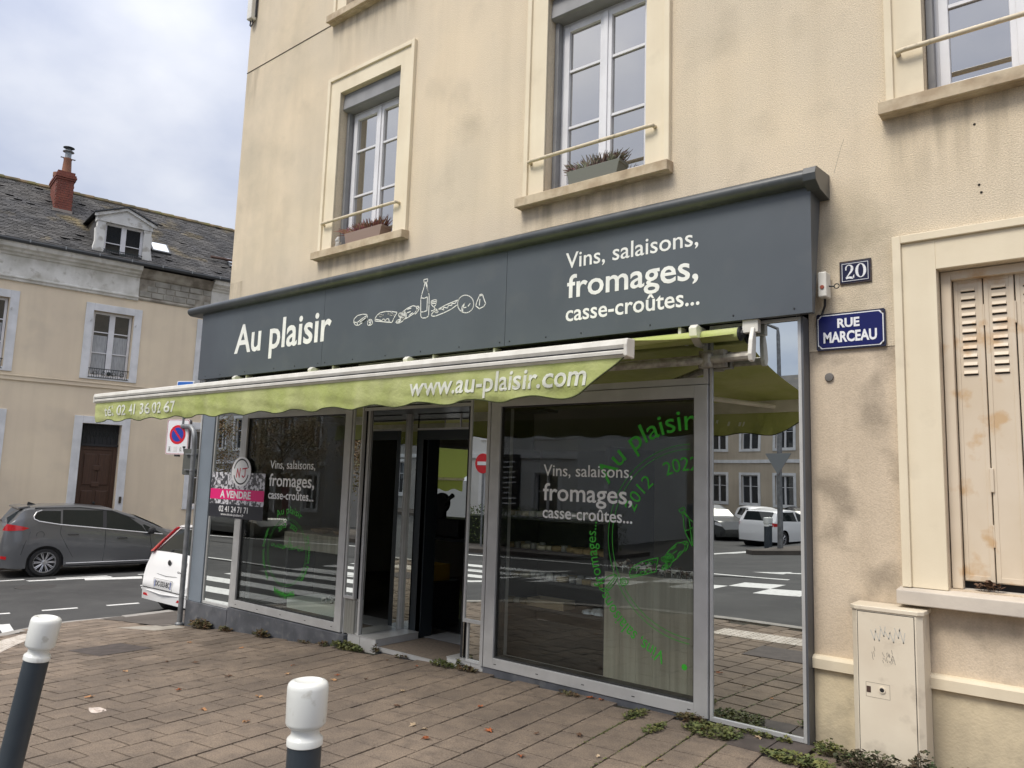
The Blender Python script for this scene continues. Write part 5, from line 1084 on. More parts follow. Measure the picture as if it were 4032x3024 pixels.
def skylight(x0, x1, t0, t1):
    def q_(x, t, h): return (x, EY + t * cy - h * cz, EZ + t * cz + h * cy)
    def slabq(xa, xb, ta, tb, h0, h1, mt, nm, par):
        k = MB(); k.v = [q_(x, t, h) for h in (h0, h1) for t in (ta, tb) for x in (xa, xb)]
        for f in ((0, 2, 3, 1), (4, 5, 7, 6), (0, 1, 5, 4), (2, 6, 7, 3), (0, 4, 6, 2), (1, 3, 7, 5)): k.f.append(f); k.m.append(0)
        return k.obj(nm, mt, par, local=True)
    s = slabq(x0, x1, t0, t1, .0, .07, ZINCD, 'skylight', fh); slabq(x0 + .05, x1 - .05, t0 + .06, t1 - .05, .071, .076, mat('skylight_glass', (.70, .74, .78), .05, .9), 'pane', s)
skylight(3.78, 4.32, .98, 1.62); skylight(6.08, 6.62, .95, 1.6); skylight(-1.6, -1.0, 1.4, 2.1)
k = MB(); k.tube([(5.55, .62, 8.24), (6.4, .62, 8.27)], .045, 8); H(k, 'roof_pipe', mat('rusty_pipe', (.08, .045, .035), .8))
# second wing of the street behind, continuing the row
# footway of the far house
b = MB(); b.box(S0, S1 + 8, -1.35, 0, -1.5, -.86); o = b.obj('far_side_pavement', ASPH2, None); o.location = fh.location; o.rotation_euler = fh.rotation_euler; structure(o)
k = MB(); q = random.Random(8)
for i in range(240):
    x, y = q.uniform(-2, 5), -1.42 - abs(q.gauss(0, .12)); z = -.875 - .045 * 0; r_ = q.uniform(.02, .05); a = q.random() * 6; k.face([(x + r_ * cos(a + t), y + r_ * sin(a + t), z + q.uniform(0, .03)) for t in (0, 1.6, 3.1, 4.7)])
o = k.obj('gutter_leaves', DRYD, None, kind='stuff'); o.location = (-22.5, 1.2, -.0); o.rotation_euler = fh.rotation_euler; o['label'] = 'dead brown leaves drifted along the kerb under the grey car'

# ================================================================== CARS
def wheel(parent, x, y, r, rimr, spokes=10, side=1):
    k = MB(); w = .10
    k.lathe([(rimr + .004, -w), (r - .03, -w), (r - .006, -w + .02), (r, -w + .05), (r, w - .05), (r - .006, w - .02), (r - .03, w), (rimr + .006, w), (rimr, w - .015), (rimr - .01, -w)], 32, (x, y, r), 'y', caps=False)
    t = k.obj('wheel', TYRE, parent, local=True, smooth='auto')
    k = MB(); yo = y + side * (w - .012); f = lambda d: yo - side * d
    ring = []; k.lathe([(rimr, f(.05)), (rimr + .004, f(0)), (rimr - .012, f(.002)), (rimr - .02, f(.04))], 32, (x, 0, r), 'y', caps=False)
    k.lathe([(.055, f(.05)), (.055, f(.022)), (.03, f(.012))], 14, (x, 0, r), 'y')
    for s in range(spokes):
        for da in (-.10, .10):
            a = 2 * pi * s / spokes + da; a2 = 2 * pi * s / spokes + da * .8; r0, r1 = .045, rimr - .008
            k.tube([(x + r0 * cos(a), f(.028), r + r0 * sin(a)), (x + r1 * cos(a2), f(.008), r + r1 * sin(a2))], [.010, .009], 4)
    k.obj('rim', RIM, t, local=True)
    k = MB(); k.lathe([(rimr - .01, y - .02), (rimr - .01, y + .02)], 24, (x, 0, r), 'y'); k.obj('brake_well', BLACK, t, local=True)
class Car:
    """x forward from the rear bumper, z up from the road; profiles are lists of (x, value)"""
    def __init__(s, name, label, loc, rot, paint, L, W_, top, belt, rw, fw, wr, sill=.20, grp=None, cat='car', pitch=0):
        s.t = thing(name, label, cat, loc, (0, 0, rot), grp); s.L, s.W, s.top, s.belt, s.rw, s.fw, s.wr, s.sill = L, W_ / 2, top, belt, rw, fw, wr, sill
        ar = wr + .055
        xs = set([i * .08 for i in range(int(L / .08) + 1)] + [L, .02, .05, L - .03])
        for c in (rw, fw):
            for i in range(13): xs.add(c + ar * cos(pi * i / 12))
        xs = sorted(x for x in xs if 0 <= x <= L)
        k = MB(); nr = 0; rings = []
        for x in xs:
            w = s.plan(x); zt = interp(x, top); zb = interp(x, belt); zl = s.low(x)
            for c in (rw, fw):
                if abs(x - c) < ar: zl = max(zl, wr + sqrt(max(0, ar * ar - (x - c) ** 2)))
            ring = []
            zs = [zl + (min(zb, zt) - zl) * t for t in (0, .18, .4, .62, .82, 1)]
            ring += [(x, s.side(x, z), z) for z in zs]
            if zt > zb + .02:
                ring += [(x, s.side(x, zb + (zt - .045 - zb) * t), zb + (zt - .045 - zb) * t) for t in (.35, .7, 1)]
                yt = ring[-1][1]; ring += [(x, yt - .05, zt - .01), (x, yt * .7, zt + .012), (x, 0, zt + .022)]
            else:
                yb = ring[-1][1]; ring += [(x, yb - .004, zt), (x, yb - .01, zt + .001), (x, yb - .03, zt + .004), (x, yb - .08, zt + .012), (x, yb * .6, zt + .025), (x, 0, zt + .032)]
            rings.append(ring)
        n = len(rings[0])
        for ring in rings:
            k.v += ring + [(p[0], -p[1], p[2]) for p in ring]
        for i in range(len(rings) - 1):
            for j in range(n - 1):
                for sd in (0, n): a = i * 2 * n + sd + j; k.f.append((a, a + 1, a + 2 * n + 1, a + 2 * n)); k.m.append(0)
        for e in (0, (len(rings) - 1) * 2 * n): k.f.append(tuple([e + j for j in range(n)] + [e + n + j for j in range(n - 2, -1, -1)])); k.m.append(0)
        s.body = k.obj('body', paint, s.t, local=True, smooth='auto')
        k = MB(); k.box(.30, L - .15, -s.W + .14, s.W - .14, .22, .45); k.obj('underbody', BLKP, s.t, local=True)
        for c in (rw, fw):
            k = MB(); k.lathe([(ar + .0, -s.W + .10), (ar + .0, s.W - .10)], 24, (c, 0, wr), 'y'); k.obj('wheel_well', BLACK, s.t, local=True)
    def low(s, x): return s.sill + (.03 * max(0, 1 - x / .35) if x < .35 else 0) + (.05 * max(0, (x - s.L + .4) / .4))
    def plan(s, x):
        w = s.W; e = .42
        if x < e: w -= .13 * (1 - x / e) ** 2.2 + (.05 * max(0, 1 - x / .05))
        if x > s.L - .7: w -= .28 * ((x - s.L + .7) / .7) ** 2.2
        return w
    def side(s, x, z):
        w = s.plan(x); zb = interp(x, s.belt)
        if z <= zb: t = (z - .2) / (zb - .2); return w - .075 * max(0, t - .35) ** 1.5 - .045 * max(0, .3 - t) + .012 * sin(max(0, min(1, (t - .35) * 2.2)) * pi)
        return w - .075 * .65 ** 1.5 - (z - zb) * .36
    def patch(s, name, pts, mt, off=.004, par=None, both=True, th=None):
        for sg in ((1, -1) if both else (-1,)):
            bm = bmesh.new(); vs = [bm.verts.new((x, 0, z)) for x, z in pts]; bm.faces.new(vs); bmesh.ops.triangulate(bm, faces=bm.faces)
            bmesh.ops.subdivide_edges(bm, edges=bm.edges, cuts=4, use_grid_fill=True)
            for v in bm.verts: v.co.y = sg * (s.side(v.co.x, v.co.z) + off)
            me = bpy.data.meshes.new(name); bm.to_mesh(me); bm.free(); me.materials.append(mt); o = bpy.data.objects.new(name, me); link(o, par or s.t)
        return o
    def strip(s, name, pts, w, mt, off=.006, both=True):
        for sg in ((1, -1) if both else (-1,)):
            k = MB(); k.tube([(x, sg * (s.side(x, z) + off), z) for x, z in pts], w, 5); o = k.obj(name, mt, s.t, local=True)
        return o
    def top_patch(s, name, x0, x1, y0, y1, mt, off=.006, n=10, y0b=None, y1b=None):
        k = MB(); y0b = y0 if y0b is None else y0b; y1b = y1 if y1b is None else y1b
        for i in range(n + 1):
            t = i / n; x = x0 + (x1 - x0) * t; z = interp(x, s.top); dz = (interp(x + .02, s.top) - interp(x - .02, s.top)) / .04; l = hypot(1, dz); a, b = y0 + (y0b - y0) * t, y1 + (y1b - y1) * t
            for j in range(7):
                y = a + (b - a) * j / 6; k.v.append((x - dz / l * off, y, z + .02 * (1 - (y / s.W) ** 2) + off / l))
        for i in range(n):
            for j in range(6): a = i * 7 + j; k.f.append((a, a + 1, a + 8, a + 7)); k.m.append(0)
        return k.obj(name, mt, s.t, local=True, smooth=True)
    def wheels(s, rimr=.22, sp=10):
        for x in (s.rw, s.fw):
            for sg in (1, -1): wheel(s.t, x, sg * (s.W - .125), s.wr, rimr, sp, sg)
# --- grey people carrier
_o = fh.matrix_basis if False else None
def street_pt(s_, off): return (-22.5 + s_ * su[0] + off * sn[0], 1.2 + s_ * su[1] + off * sn[1])
W1 = 1.80; gx, gy = street_pt(.36, 3.3 - W1 / 2)
g = Car('people_carrier', 'dark grey people carrier with chrome window line parked in front of the beige house', (gx, gy, -.88), radians(90 - 10.6), GREYCAR, 4.40, W1,
        [(0, .60), (.04, .98), (.12, 1.12), (.36, 1.49), (.46, 1.525), (.9, 1.56), (1.5, 1.57), (2.1, 1.52), (2.7, 1.34), (3.15, 1.14), (3.42, 1.0), (3.8, .92), (4.2, .76), (4.36, .62), (4.40, .45)],
        [(0, 1.12), (.4, 1.24), (.7, 1.22), (1.5, 1.11), (2.1, 1.04), (3.0, .925), (3.5, .88), (4.4, .75)], .88, 3.50, .315)
g.patch('quarter_window', [(.60, 1.29), (.66, 1.24), (1.12, 1.165), (1.12, 1.45), (.74, 1.455), (.63, 1.40)], CARGLASS)
g.patch('rear_door_window', [(1.16, 1.16), (2.02, 1.065), (2.02, 1.46), (1.16, 1.475)], CARGLASS)
g.patch('front_door_window', [(2.06, 1.06), (2.98, .94), (2.86, 1.10), (2.55, 1.32), (2.20, 1.44), (2.06, 1.455)], CARGLASS)
g.patch('small_window', [(2.98, .95), (3.34, .91), (2.92, 1.13), (2.88, 1.12)], CARGLASS)
g.patch('pillar_trim', [(2.0, 1.07), (2.08, 1.06), (2.08, 1.46), (2.0, 1.465)], BLKP, .0055)
g.strip('chrome_belt_line', [(.74, 1.465), (.64, 1.43), (.585, 1.33), (.60, 1.275), (.70, 1.225), (1.12, 1.15), (2.04, 1.045), (3.34, .895)], .0125, CHROME)
g.patch('tail_lamp', [(.03, 1.03), (.12, 1.02), (.40, 1.03), (.52, 1.08), (.34, 1.13), (.10, 1.17), (.06, 1.12)], LAMPR, .006)
g.top_patch('rear_window', .13, .36, -.62, .62, CARGLASS)
g.top_patch('windscreen', 2.72, 3.40, -.70, .70, CARGLASS, y0b=-.78, y1b=.78)
for pts in ([(1.14, 1.15), (1.13, .95), (1.26, .70), (1.42, .42)], [(2.06, 1.04), (2.07, .7), (2.05, .30)], [(3.05, .90), (3.10, .6), (3.05, .30)], [(.55, 1.0), (.45, .72), (.40, .5)]): g.strip('door_gap', pts, .0045, BLACK, .0)
g.strip('sill_strip', [(1.30, .285), (3.1, .285)], .007, CHROME, .004); g.strip('sill_trim', [(1.26, .235), (3.12, .235)], .028, BLKP, -.005)
for x, z in ((1.28, .925), (2.32, .83)):
    for sg in (1, -1): k = MB(); y = sg * (g.side(x, z) + .018); k.tube([(x, y - sg * .02, z), (x + .05, y, z + .002), (x + .17, y, z), (x + .22, y - sg * .02, z - .004)], .013, 6); k.obj('door_handle', BLKP, g.t, local=True)
k = MB(); k.tube([(.74 + .075 * cos(a * pi / 10), -(g.side(.74, .93) + .002), .93 + .075 * sin(a * pi / 10)) for a in range(21)], .0035, 4, cap=False); k.obj('fuel_flap', BLACK, g.t, local=True)
for sg in (1, -1):
    k = MB(); k.tube([(3.02, sg * (g.side(3.0, .93) + .02), .93), (3.03, sg * (g.side(3, .9) + .11), .97)], .03, 6); k.lathe([(.03, -.10), (.07, -.08), (.085, 0), (.07, .07), (.03, .09)], 12, (3.05, sg * (g.side(3, .9) + .16), 1.0), 'y'); k.obj('door_mirror', BLKP, g.t, local=True, smooth='auto')
k = MB(); k.prism([(.30, 1.48), (.52, 1.53), (.50, 1.56), (.28, 1.525)], -.70, .70, 'y'); k.obj('roof_spoiler', GREYCAR, g.t, local=True, bevel=.01)
k = MB(); k.prism([(.55, 1.55), (.72, 1.57), (.58, 1.62), (.56, 1.62)], -.02, .02, 'y'); k.obj('antenna_fin', BLKP, g.t, local=True)
g.patch('rear_reflector', [(.04, .42), (.14, .40), (.14, .47), (.04, .48)], LAMPR, .01); g.strip('roof_rail', [(.6, 1.515), (1.5, 1.53), (2.2, 1.45), (2.7, 1.26)], .012, BLKP, .0)
g.wheels(.225, 10)
# --- white hatchback
c = Car('small_hatchback', 'white small hatchback seen from behind, parked at the corner kerb', (-12.12, 1.02, -.76), radians(90), WHITECAR, 4.03, 1.69,
        [(0, .50), (.05, .62), (.09, .80), (.14, .97), (.52, 1.38), (.60, 1.405), (1.2, 1.46), (1.8, 1.45), (2.4, 1.30), (3.0, .99), (3.5, .86), (3.9, .68), (4.03, .5)],
        [(0, .95), (.5, 1.0), (1.5, .96), (3, .92), (4.03, .8)], .64, 3.15, .295, .22)
c.top_patch('rear_window', .165, .485, -.60, .60, CARGLASS, y0b=-.50, y1b=.50)
for sg in (1, -1):
    k = MB()
    pts = [(.135, .70, .99), (.30, .665, 1.17), (.50, .60, 1.385)]
    w = [.085, .05, .03]
    for i in range(3):
        x, y, z = pts[i]; k.v += [(x - .02, sg * (y + .035), z), (x - .035, sg * (y - w[i]), z + .012), (x + .12, sg * (y + .075 - .02 * i), z - .01)]
    k.f = [(0, 1, 4, 3), (1, 2, 5, 4), (0, 3, 5, 2), (3, 4, 7, 6), (4, 5, 8, 7), (3, 6, 8, 5), (0, 2, 1), (6, 7, 8)]; k.m = [0] * 8
    k.obj('tail_lamp', LAMPR, c.t, local=True)
    k = MB(); k.prism([(.62 * sg, .31), (.46 * sg, .305), (.50 * sg, .345), (.60 * sg, .35)], -.004, .05, 'x'); k.obj('bumper_lamp', LAMPR, c.t, local=True)
k = MB(); k.box(-.004, .0, -.26, .26, .475, .59); pl = k.obj('number_plate', mat('plate_white', (.62, .62, .62), .4), c.t, local=True)
k = MB(); k.frame(-.30, .30, .45, .61, .008, -.003, .001); k.v = [(v[1], v[0], v[2]) for v in k.v]; k.obj('plate_recess_edge', mat('plate_recess_grey', (.35, .35, .35), .5), c.t, local=True)
def car_text(body, y0, y1, z, h, x, mt, name='lettering', bold=.01, par=None):
    V, Fc = text_geo(body, bold); xa = min(v[0] for v in V); xb = max(v[0] for v in V); kk = MB()
    kk.v = [(x - v[2] * .02, y0 + (y1 - y0) * (v[0] - xa) / (xb - xa), z + v[1] * h / CAPH) for v in V]; kk.f = Fc; kk.m = [0] * len(Fc)
    # seen from behind, right is -y in the car's frame
    return kk.obj(name, mt, par or c.t, local=True)
car_text('DC-533-BC', .225, -.225, .495, .075, -.006, BLACK, bold=.02, par=pl)
k = MB(); k.box(-.006, -.004, .24, .26, .475, .59); k.box(-.006, -.004, -.26, -.24, .475, .59); k.obj('plate_band', mat('plate_band_blue', (.03, .08, .35), .4), pl, local=True)
k = MB(); pts = [(.70, .945), (.66, .78), (.60, .70), (.52, .675), (0, .655), (-.52, .675), (-.60, .70), (-.66, .78), (-.70, .945)]
k.tube([(.055 + (z - .66) * .27 - .008 * (1 - abs(y) / .7) + .02 * (abs(y) / .7) ** 3, y, z) for y, z in pts], .0045, 4); k.obj('tailgate_gap', BLACK, c.t, local=True)
k = MB(); k.lathe([(.045, .086), (.04, .075), (.02, .07)], 16, (0, 0, .865), 'x'); k.obj('badge', BLKP, c.t, local=True)
car_text('Grande', -.30, -.52, .73, .03, .066, BLKP); k = MB(); k.prism([(-.40, .84), (-.52, .83), (-.50, .93), (-.44, .945)], .082, .092, 'x'); k.obj('sticker', mat('grey_sticker', (.45, .44, .40), .5), c.t, local=True)
k = MB(); k.box(.0, .5, -.74, .74, .43, .445); k.tube([(.02, -.72, .40), (-.03, 0, .385), (.02, .72, .40)], .012, 6); k.obj('bumper_lip', WHITECAR, c.t, local=True)
k = MB(); k.prism([(.50, 1.36), (.62, 1.41), (.60, 1.435), (.46, 1.405)], -.52, .52, 'y'); k.obj('roof_spoiler', WHITECAR, c.t, local=True, bevel=.012)
k = MB(); k.box(.44, .475, -.10, .10, 1.395, 1.412); k.obj('brake_lamp', BLKP, c.t, local=True)
k = MB(); k.tube([(.19, .12, 1.05), (.23, -.30, 1.08)], .008, 5); k.lathe([(.03, .0), (.02, .03)], 8, (.175, .12, 1.03)); k.obj('rear_wiper', BLKP, c.t, local=True)
c.patch('side_window', [(.68, 1.02), (1.9, .99), (1.85, 1.36), (.85, 1.37)], CARGLASS); c.patch('side_window', [(1.96, .99), (2.85, .97), (2.35, 1.26), (1.96, 1.36)], CARGLASS)
c.top_patch('windscreen', 2.42, 2.95, -.62, .62, CARGLASS, y0b=-.68, y1b=.68); c.strip('door_gap', [(1.9, .95), (1.9, .4), (1.85, .28)], .004, BLACK, 0); c.strip('exhaust_shadow', [(.1, .30), (.3, .24)], .01, BLKP, -.02)
c.wheels(.19, 7)
# --- cars that only the mirrors show
def plain_car(lab, x, y, rot, paint, L=4.1, Wd=1.75, h=1.48, grp='cars parked across the main street'):
    k = h / 1.48
    q_ = Car('parked_car', lab, (x, y, R(x)), rot, paint, L, Wd, [(0, .5 * k), (.08, .95 * k), (.45, 1.38 * k), (1.2, 1.47 * k), (1.9, 1.44 * k), (2.5, 1.25 * k), (3.0, .98 * k), (L - .3, .80 * k), (L, .5 * k)],
             [(0, .98 * k), (1.5, .97 * k), (L, .82 * k)], .70, L - .82, .31, grp=grp)
    q_.patch('side_window', [(.62, 1.02 * k), (1.75, 1.0 * k), (1.7, 1.37 * k), (.85, 1.36 * k)], CARGLASS); q_.patch('side_window', [(1.83, 1.0 * k), (2.85, .98 * k), (2.4, 1.23 * k), (1.83, 1.37 * k)], CARGLASS)
    q_.top_patch('rear_window', .12, .42, -.6, .6, CARGLASS); q_.top_patch('windscreen', 2.5, 2.98, -.64, .64, CARGLASS)
    q_.patch('tail_lamp', [(.03, .80 * k), (.30, .82 * k), (.28, .93 * k), (.03, .95 * k)], LAMPR, .008); q_.patch('head_lamp', [(L - .5, .68 * k), (L - .12, .62 * k), (L - .2, .74 * k), (L - .5, .80 * k)], CHROME, .008); q_.wheels(.2, 7)
DG = mat('dark_olive_paint', (.05, .052, .05), .3, .4, coat=.7); BK = mat('black_car_paint', (.012, .012, .014), .25, coat=.8)
plain_car('dark olive estate car parked beyond the far kerb', -17.3, -30.6, radians(35), DG, 4.3, 1.8, 1.6)
plain_car('white hatchback parked next to the olive estate', -15.6, -34.0, radians(50), WHITECAR, 4.0)
plain_car('black car half hidden behind the lamp post', -14.2, -37.0, radians(60), BK, 4.2)
plain_car('white and black car nearest the lamp post, tail towards the road', -12.0, -25.6, radians(-80), WHITECAR, 4.1)
plain_car('dark car parked up the main street beside the trees', -31, -13.2, radians(2), DG, 4.3); plain_car('black car parked farther up the main street', -37, -13.2, radians(2), BK, 4.2)
# ================================================================== SIGN POST, BOLLARDS
PXx, PYy, z0 = -9.265, -.19, P(-9.3)
t = thing('sign_post', 'galvanised post with bent top standing against the grey corner of the shop', 'post', (PXx, PYy, z0))
m = MB(); m.tube([(PXx, PYy, z0), (PXx, PYy, 1.93), (PXx - .012, PYy, 2.02), (PXx - .05, PYy - .0, 2.10), (PXx - .12, PYy, 2.15), (PXx - .34, PYy, 2.16)], .032, 14); m.obj('pole', GALV, t, smooth='auto')
m = MB(); m.lathe([(.055, z0), (.05, z0 + .02), (.036, z0 + .035)], 14, (PXx, PYy, 0)); m.obj('foot_collar', GALV, t)
for z in (1.58, 1.78): m = MB(); m.lathe([(.036, z), (.037, z + .004), (.037, z + .022), (.036, z + .026)], 14, (PXx, PYy, 0)); m.obj('clamp', GALV, t)
m = MB(); m.tube([(PXx - .32, PYy, 2.15), (PXx - .32, PYy, 2.56)], .02, 8); m.obj('extension_tube', GALV, t)
def placed(parent, mb, name, mt, **k): return mb.obj(name, mt, parent, local=True, **k)
t = thing('no_parking_sign', 'white rectangular no parking sign with tow away and time stickers, red and blue disc', 'traffic sign', (PXx - .385, PYy - .03, 2.02), (0, 0, radians(22)))
def rrect(w, h, r, n=5):
    o = []
    for cx, cz, a0 in ((w / 2 - r, h / 2 - r, 0), (-w / 2 + r, h / 2 - r, 90), (-w / 2 + r, -h / 2 + r, 180), (w / 2 - r, -h / 2 + r, 270)):
        for i in range(n + 1): a = radians(a0 + 90 * i / n); o.append((cx + r * cos(a), cz + r * sin(a)))
    return o
placed(t, MB().prism(rrect(.35, .46, .035), .0, .045), 'box_rim', mat('maroon_grey_rim', (.12, .10, .10), .5))
placed(t, MB().prism(rrect(.35, .46, .035), -.003, .0), 'face', SWHITE)
m = MB(); o1, o2 = rrect(.338, .448, .03), rrect(.326, .436, .026)
for i in range(len(o1)): j = (i + 1) % len(o1); m.prism([o1[i], o1[j], o2[j], o2[i]], -.0045, -.003)
placed(t, m, 'red_border', mat('faded_red_border', (.38, .03, .05), .5))
def disc(r, c, y0, y1, n=36, sx=1): return [(c[0] + sx * r * cos(2 * pi * i / n), c[1] + r * sin(2 * pi * i / n)) for i in range(n)]
placed(t, MB().prism(disc(.125, (.0, .03), 0, 0), -.0048, -.003), 'red_disc', RED)
placed(t, MB().prism(disc(.092, (.0, .03), 0, 0), -.0062, -.0048), 'blue_disc', BLUE)
m = MB(); c4, s4 = cos(radians(-48)), sin(radians(-48)); m.prism([(x * c4 - z * s4, .03 + x * s4 + z * c4) for x, z in ((-.098, -.013), (.098, -.013), (.098, .013), (-.098, .013))], -.0074, -.0062); placed(t, m, 'red_bar', RED)
for x, w in ((-.11, .045), (-.02, .05), (.065, .04)): placed(t, MB().box(x - w / 2, x + w / 2, -.0052, -.003, -.19, -.125), 'sticker', mat('sticker_offwhite', (.66, .67, .66), .6))
m = MB()
for pts in ([(-.12, -.18), (-.11, -.14), (-.10, -.18), (-.12, -.18)], [(-.115, -.165), (-.105, -.16)], [(-.122, -.132), (-.098, -.13)], [(.055, -.18), (.07, -.175), (.055, -.16), (.068, -.14)]): ribbon(m, pts, .005, -.0052)
m.prism([(.095, -.12), (.14, -.12), (.14, -.14), (.128, -.145), (.122, -.19), (.114, -.19), (.108, -.145), (.098, -.14)], -.006, -.003); placed(t, m, 'sticker_print', BLACK)
placed(t, MB().box(-.03, .03, .0, .04, -.255, -.23), 'lower_bracket', BLKP)
t = thing('turned_sign', 'plain grey back of a small rectangular sign clamped to the bent post', 'traffic sign', (PXx - .125, PYy + .03, 1.70), (0, 0, radians(24)))
placed(t, MB().prism(rrect(.22, .335, .025), .0, .012), 'sign_back', SIGNBACK, bevel=.002)
for z in (-.10, .10): placed(t, MB().box(-.06, .12, -.03, -.0, z - .008, z + .008), 'rail_bracket', GALV)
t = thing('blue_panel_sign', 'blue and white sign edge showing above the left end of the awning', 'traffic sign', (PXx - .30, PYy - .03, 2.62), (0, 0, radians(24)))
placed(t, MB().prism(rrect(.26, .26, .02), .0, .02), 'back', SWHITE); placed(t, MB().prism(rrect(.235, .235, .016), -.002, .0), 'face', mat('bright_sign_blue', (.02, .14, .52), .4))
placed(t, MB().prism([(-.05, -.09), (0, .05), (.05, -.09)], -.004, -.002), 'white_triangle', SWHITE)

def bollard(x, y, ztop, lean, lab, sc=1., grp='white capped bollards along the kerb'):
    zg = P(x) if y > -10 else R(x); h = ztop - zg
    t = thing('bollard', lab, 'bollard', (x, y, zg), lean, grp)
    k = MB(); k.lathe([(.057 * sc, 0), (.057 * sc, h - .205 * sc)], 28); k.obj('post', BOLD_, t, local=True, smooth='auto')
    hh = h - .21 * sc; S = sc
    pr = [(.0575, 0), (.0605, .003), (.0605, .026), (.058, .031), (.050, .040), (.0475, .048), (.0475, .062), (.050, .070), (.058, .076), (.0655, .084), (.068, .094), (.0695, .20), (.0695, .232), (.067, .247), (.060, .256), (.048, .260), (.044, .258), (.03, .253), (.0, .251)]
    k = MB(); k.lathe([(r * S, hh + z * S * .81) for r, z in pr], 36); k.obj('cap', BOLW, t, local=True, smooth='auto')
    if y > -5:
        k = MB(); k.lathe([(.059 * S, 0), (.066 * S, .004), (.066 * S, .012), (.059 * S, .018)], 20); k.obj('foot_ring', BOLD_, t, local=True)
    return t
b1 = bollard(-1.765, -3.865, 1.045, (0, 0, 0), 'dark bollard with white cap standing upright in the right foreground', .79)
b2 = bollard(-2.925, -4.250, 1.118, (radians(-5.4), radians(6.6), 0), 'leaning dark bollard with chipped white cap at the left edge', .657)
hc = 1.118 - P(-2.905) - .21 * .657 + .090 * .81 * .657
for a0, a1, dz in ((-148, -118, 0.), (-150, -146, .035)):
    k = MB(); k.tube([(.0685 * .657 * cos(radians(a0 + (a1 - a0) * t / 5)), .0685 * .657 * sin(radians(a0 + (a1 - a0) * t / 5)), hc + (.0 if dz == 0 else .006 * t) + .002 * (t % 2)) for t in range(6)], .0022, 5); k.obj('paint_chip', BLACK, b2, local=True)
for x, y, z in ((-5.9, -3.85, .86), (-7.4, -3.6, .8)): bollard(x, y, P(x) + 1.0, (0, 0, 0), 'dark bollard with white cap farther along the kerb, %s' % ('nearer one' if x > -6.5 else 'farther one')) if False else None
for i, (x, y) in enumerate(((-10.4, -22.6), (-11.1, -24.8))): bollard(x, y, R(x) + 1.1, (0, 0, 0), 'white capped bollard on the island opposite, %s the lamp post' % ('nearer' if i == 0 else 'farther from'), 1.5, 'bollards on the far side')

# ================================================================== WEEDS, LEAVES, LITTER
def weed(x, y, rx, ry, h, n, mt, lab, seed, lf=.022, cat='weed', rot=0.):
    q = random.Random(seed); t = thing('weed_clump', lab, cat, (x, y, P(x)), (0, 0, rot)); k = MB()
    for i in range(n):
        a = q.random() * 2 * pi; r = sqrt(q.random()); px, py = rx * r * cos(a), ry * r * sin(a); hh = h * (1 - r * .6) * q.uniform(.15, 1); l = lf * q.uniform(.6, 1.4); w = l * q.uniform(.35, .6)
        b = q.random() * 2 * pi; tl = q.uniform(.1, .9); d = Vector((cos(b) * cos(tl), sin(b) * cos(tl), sin(tl))); sdv = Vector((-sin(b), cos(b), q.uniform(-.4, .4))); c = Vector((px, py, hh + .004))
        k.face([c, c + d * l * .5 + sdv * w, c + d * l + Vector((0, 0, -.003)), c + d * l * .5 - sdv * w])
        if i % 6 == 0: k.tube([(px * .8, py * .8, 0), c], .0016, 3)
    k.obj('leaves', mt, t, local=True); return t
WL = [(-8.72, -.22, .20, .075, .13, 420, LEAFR, 'low reddish green weed clump at the foot of the corner plinth', .028), (-8.22, -.20, .12, .05, .06, 150, LEAFR, 'small trailing weed right of the corner plinth joint', .024),
      (-7.48, -.21, .14, .055, .085, 220, LEAFR, 'brownish weed clump under the left display window', .026), (-6.75, -.20, .09, .04, .03, 60, LEAFR, 'tiny dry weed in the joint under the left window', .02), (-6.42, -.20, .08, .045, .05, 80, LEAFR, 'small dry weed left of the step', .022),
      (-6.06, -.19, .22, .07, .085, 460, LEAFG, 'wide green weed clump in front of the left tiled step', .026), (-5.70, -.14, .05, .03, .09, 70, LEAFR, 'upright reddish weed at the corner of the step', .024), (-5.32, -.15, .09, .035, .03, 60, LEAFR, 'flat dry weed at the threshold', .02),
      (-4.78, -.17, .14, .05, .06, 200, LEAFG, 'green weed in front of the right tiled step', .024), (-4.50, -.17, .12, .04, .05, 140, LEAFR, 'dark weed at the foot of the right doorway post', .024), (-4.62, -.14, .03, .02, .12, 60, LEAFG, 'upright leafy weed stem before the right step', .02),
      (-3.42, -.20, .10, .05, .03, 90, LEAFR, 'dry mossy patch in the joint below the right window', .02), (-2.78, -.30, .06, .14, .035, 200, LEAFG, 'green weed growing along a paving joint under the right window', .02), (-2.53, -.50, .05, .13, .03, 170, LEAFG, 'green weed in the next joint to the right', .02),
      (-2.42, -.17, .13, .045, .06, 220, LEAFR, 'reddish weed at the foot of the aluminium post between window and mirror', .024), (-2.22, -.30, .20, .13, .05, 620, LEAFG, 'broad green weed mat beside the dark slabs', .022), (-1.98, -.155, .13, .025, .035, 130, LEAFG, 'small green weed against the bottom of the mirror', .02), (-1.80, -.15, .05, .02, .03, 60, LEAFG, 'little green tuft right under the mirror frame', .02),
      (-1.62, -.46, .22, .09, .04, 420, LEAFG, 'grassy green patch in front of the wall corner', .026), (-1.50, -.20, .10, .06, .10, 170, LEAFG, 'green tuft between mirror panel and cabinet', .024),
      (-1.22, -.33, .24, .07, .14, 520, LEAFD, 'leafy green weed spreading over the foot of the cabinet', .026), (-.98, -.30, .08, .05, .20, 220, LEAFD, 'dark upright weed at the right foot of the cabinet', .026), (-.72, -.10, .22, .05, .08, 260, LEAFR, 'reddish weed along the foot of the wall right of the cabinet', .026),
      (-.68, .06, .06, .02, .05, 50, DRYD, 'dry leaves caught on the shuttered window sill', .03)]
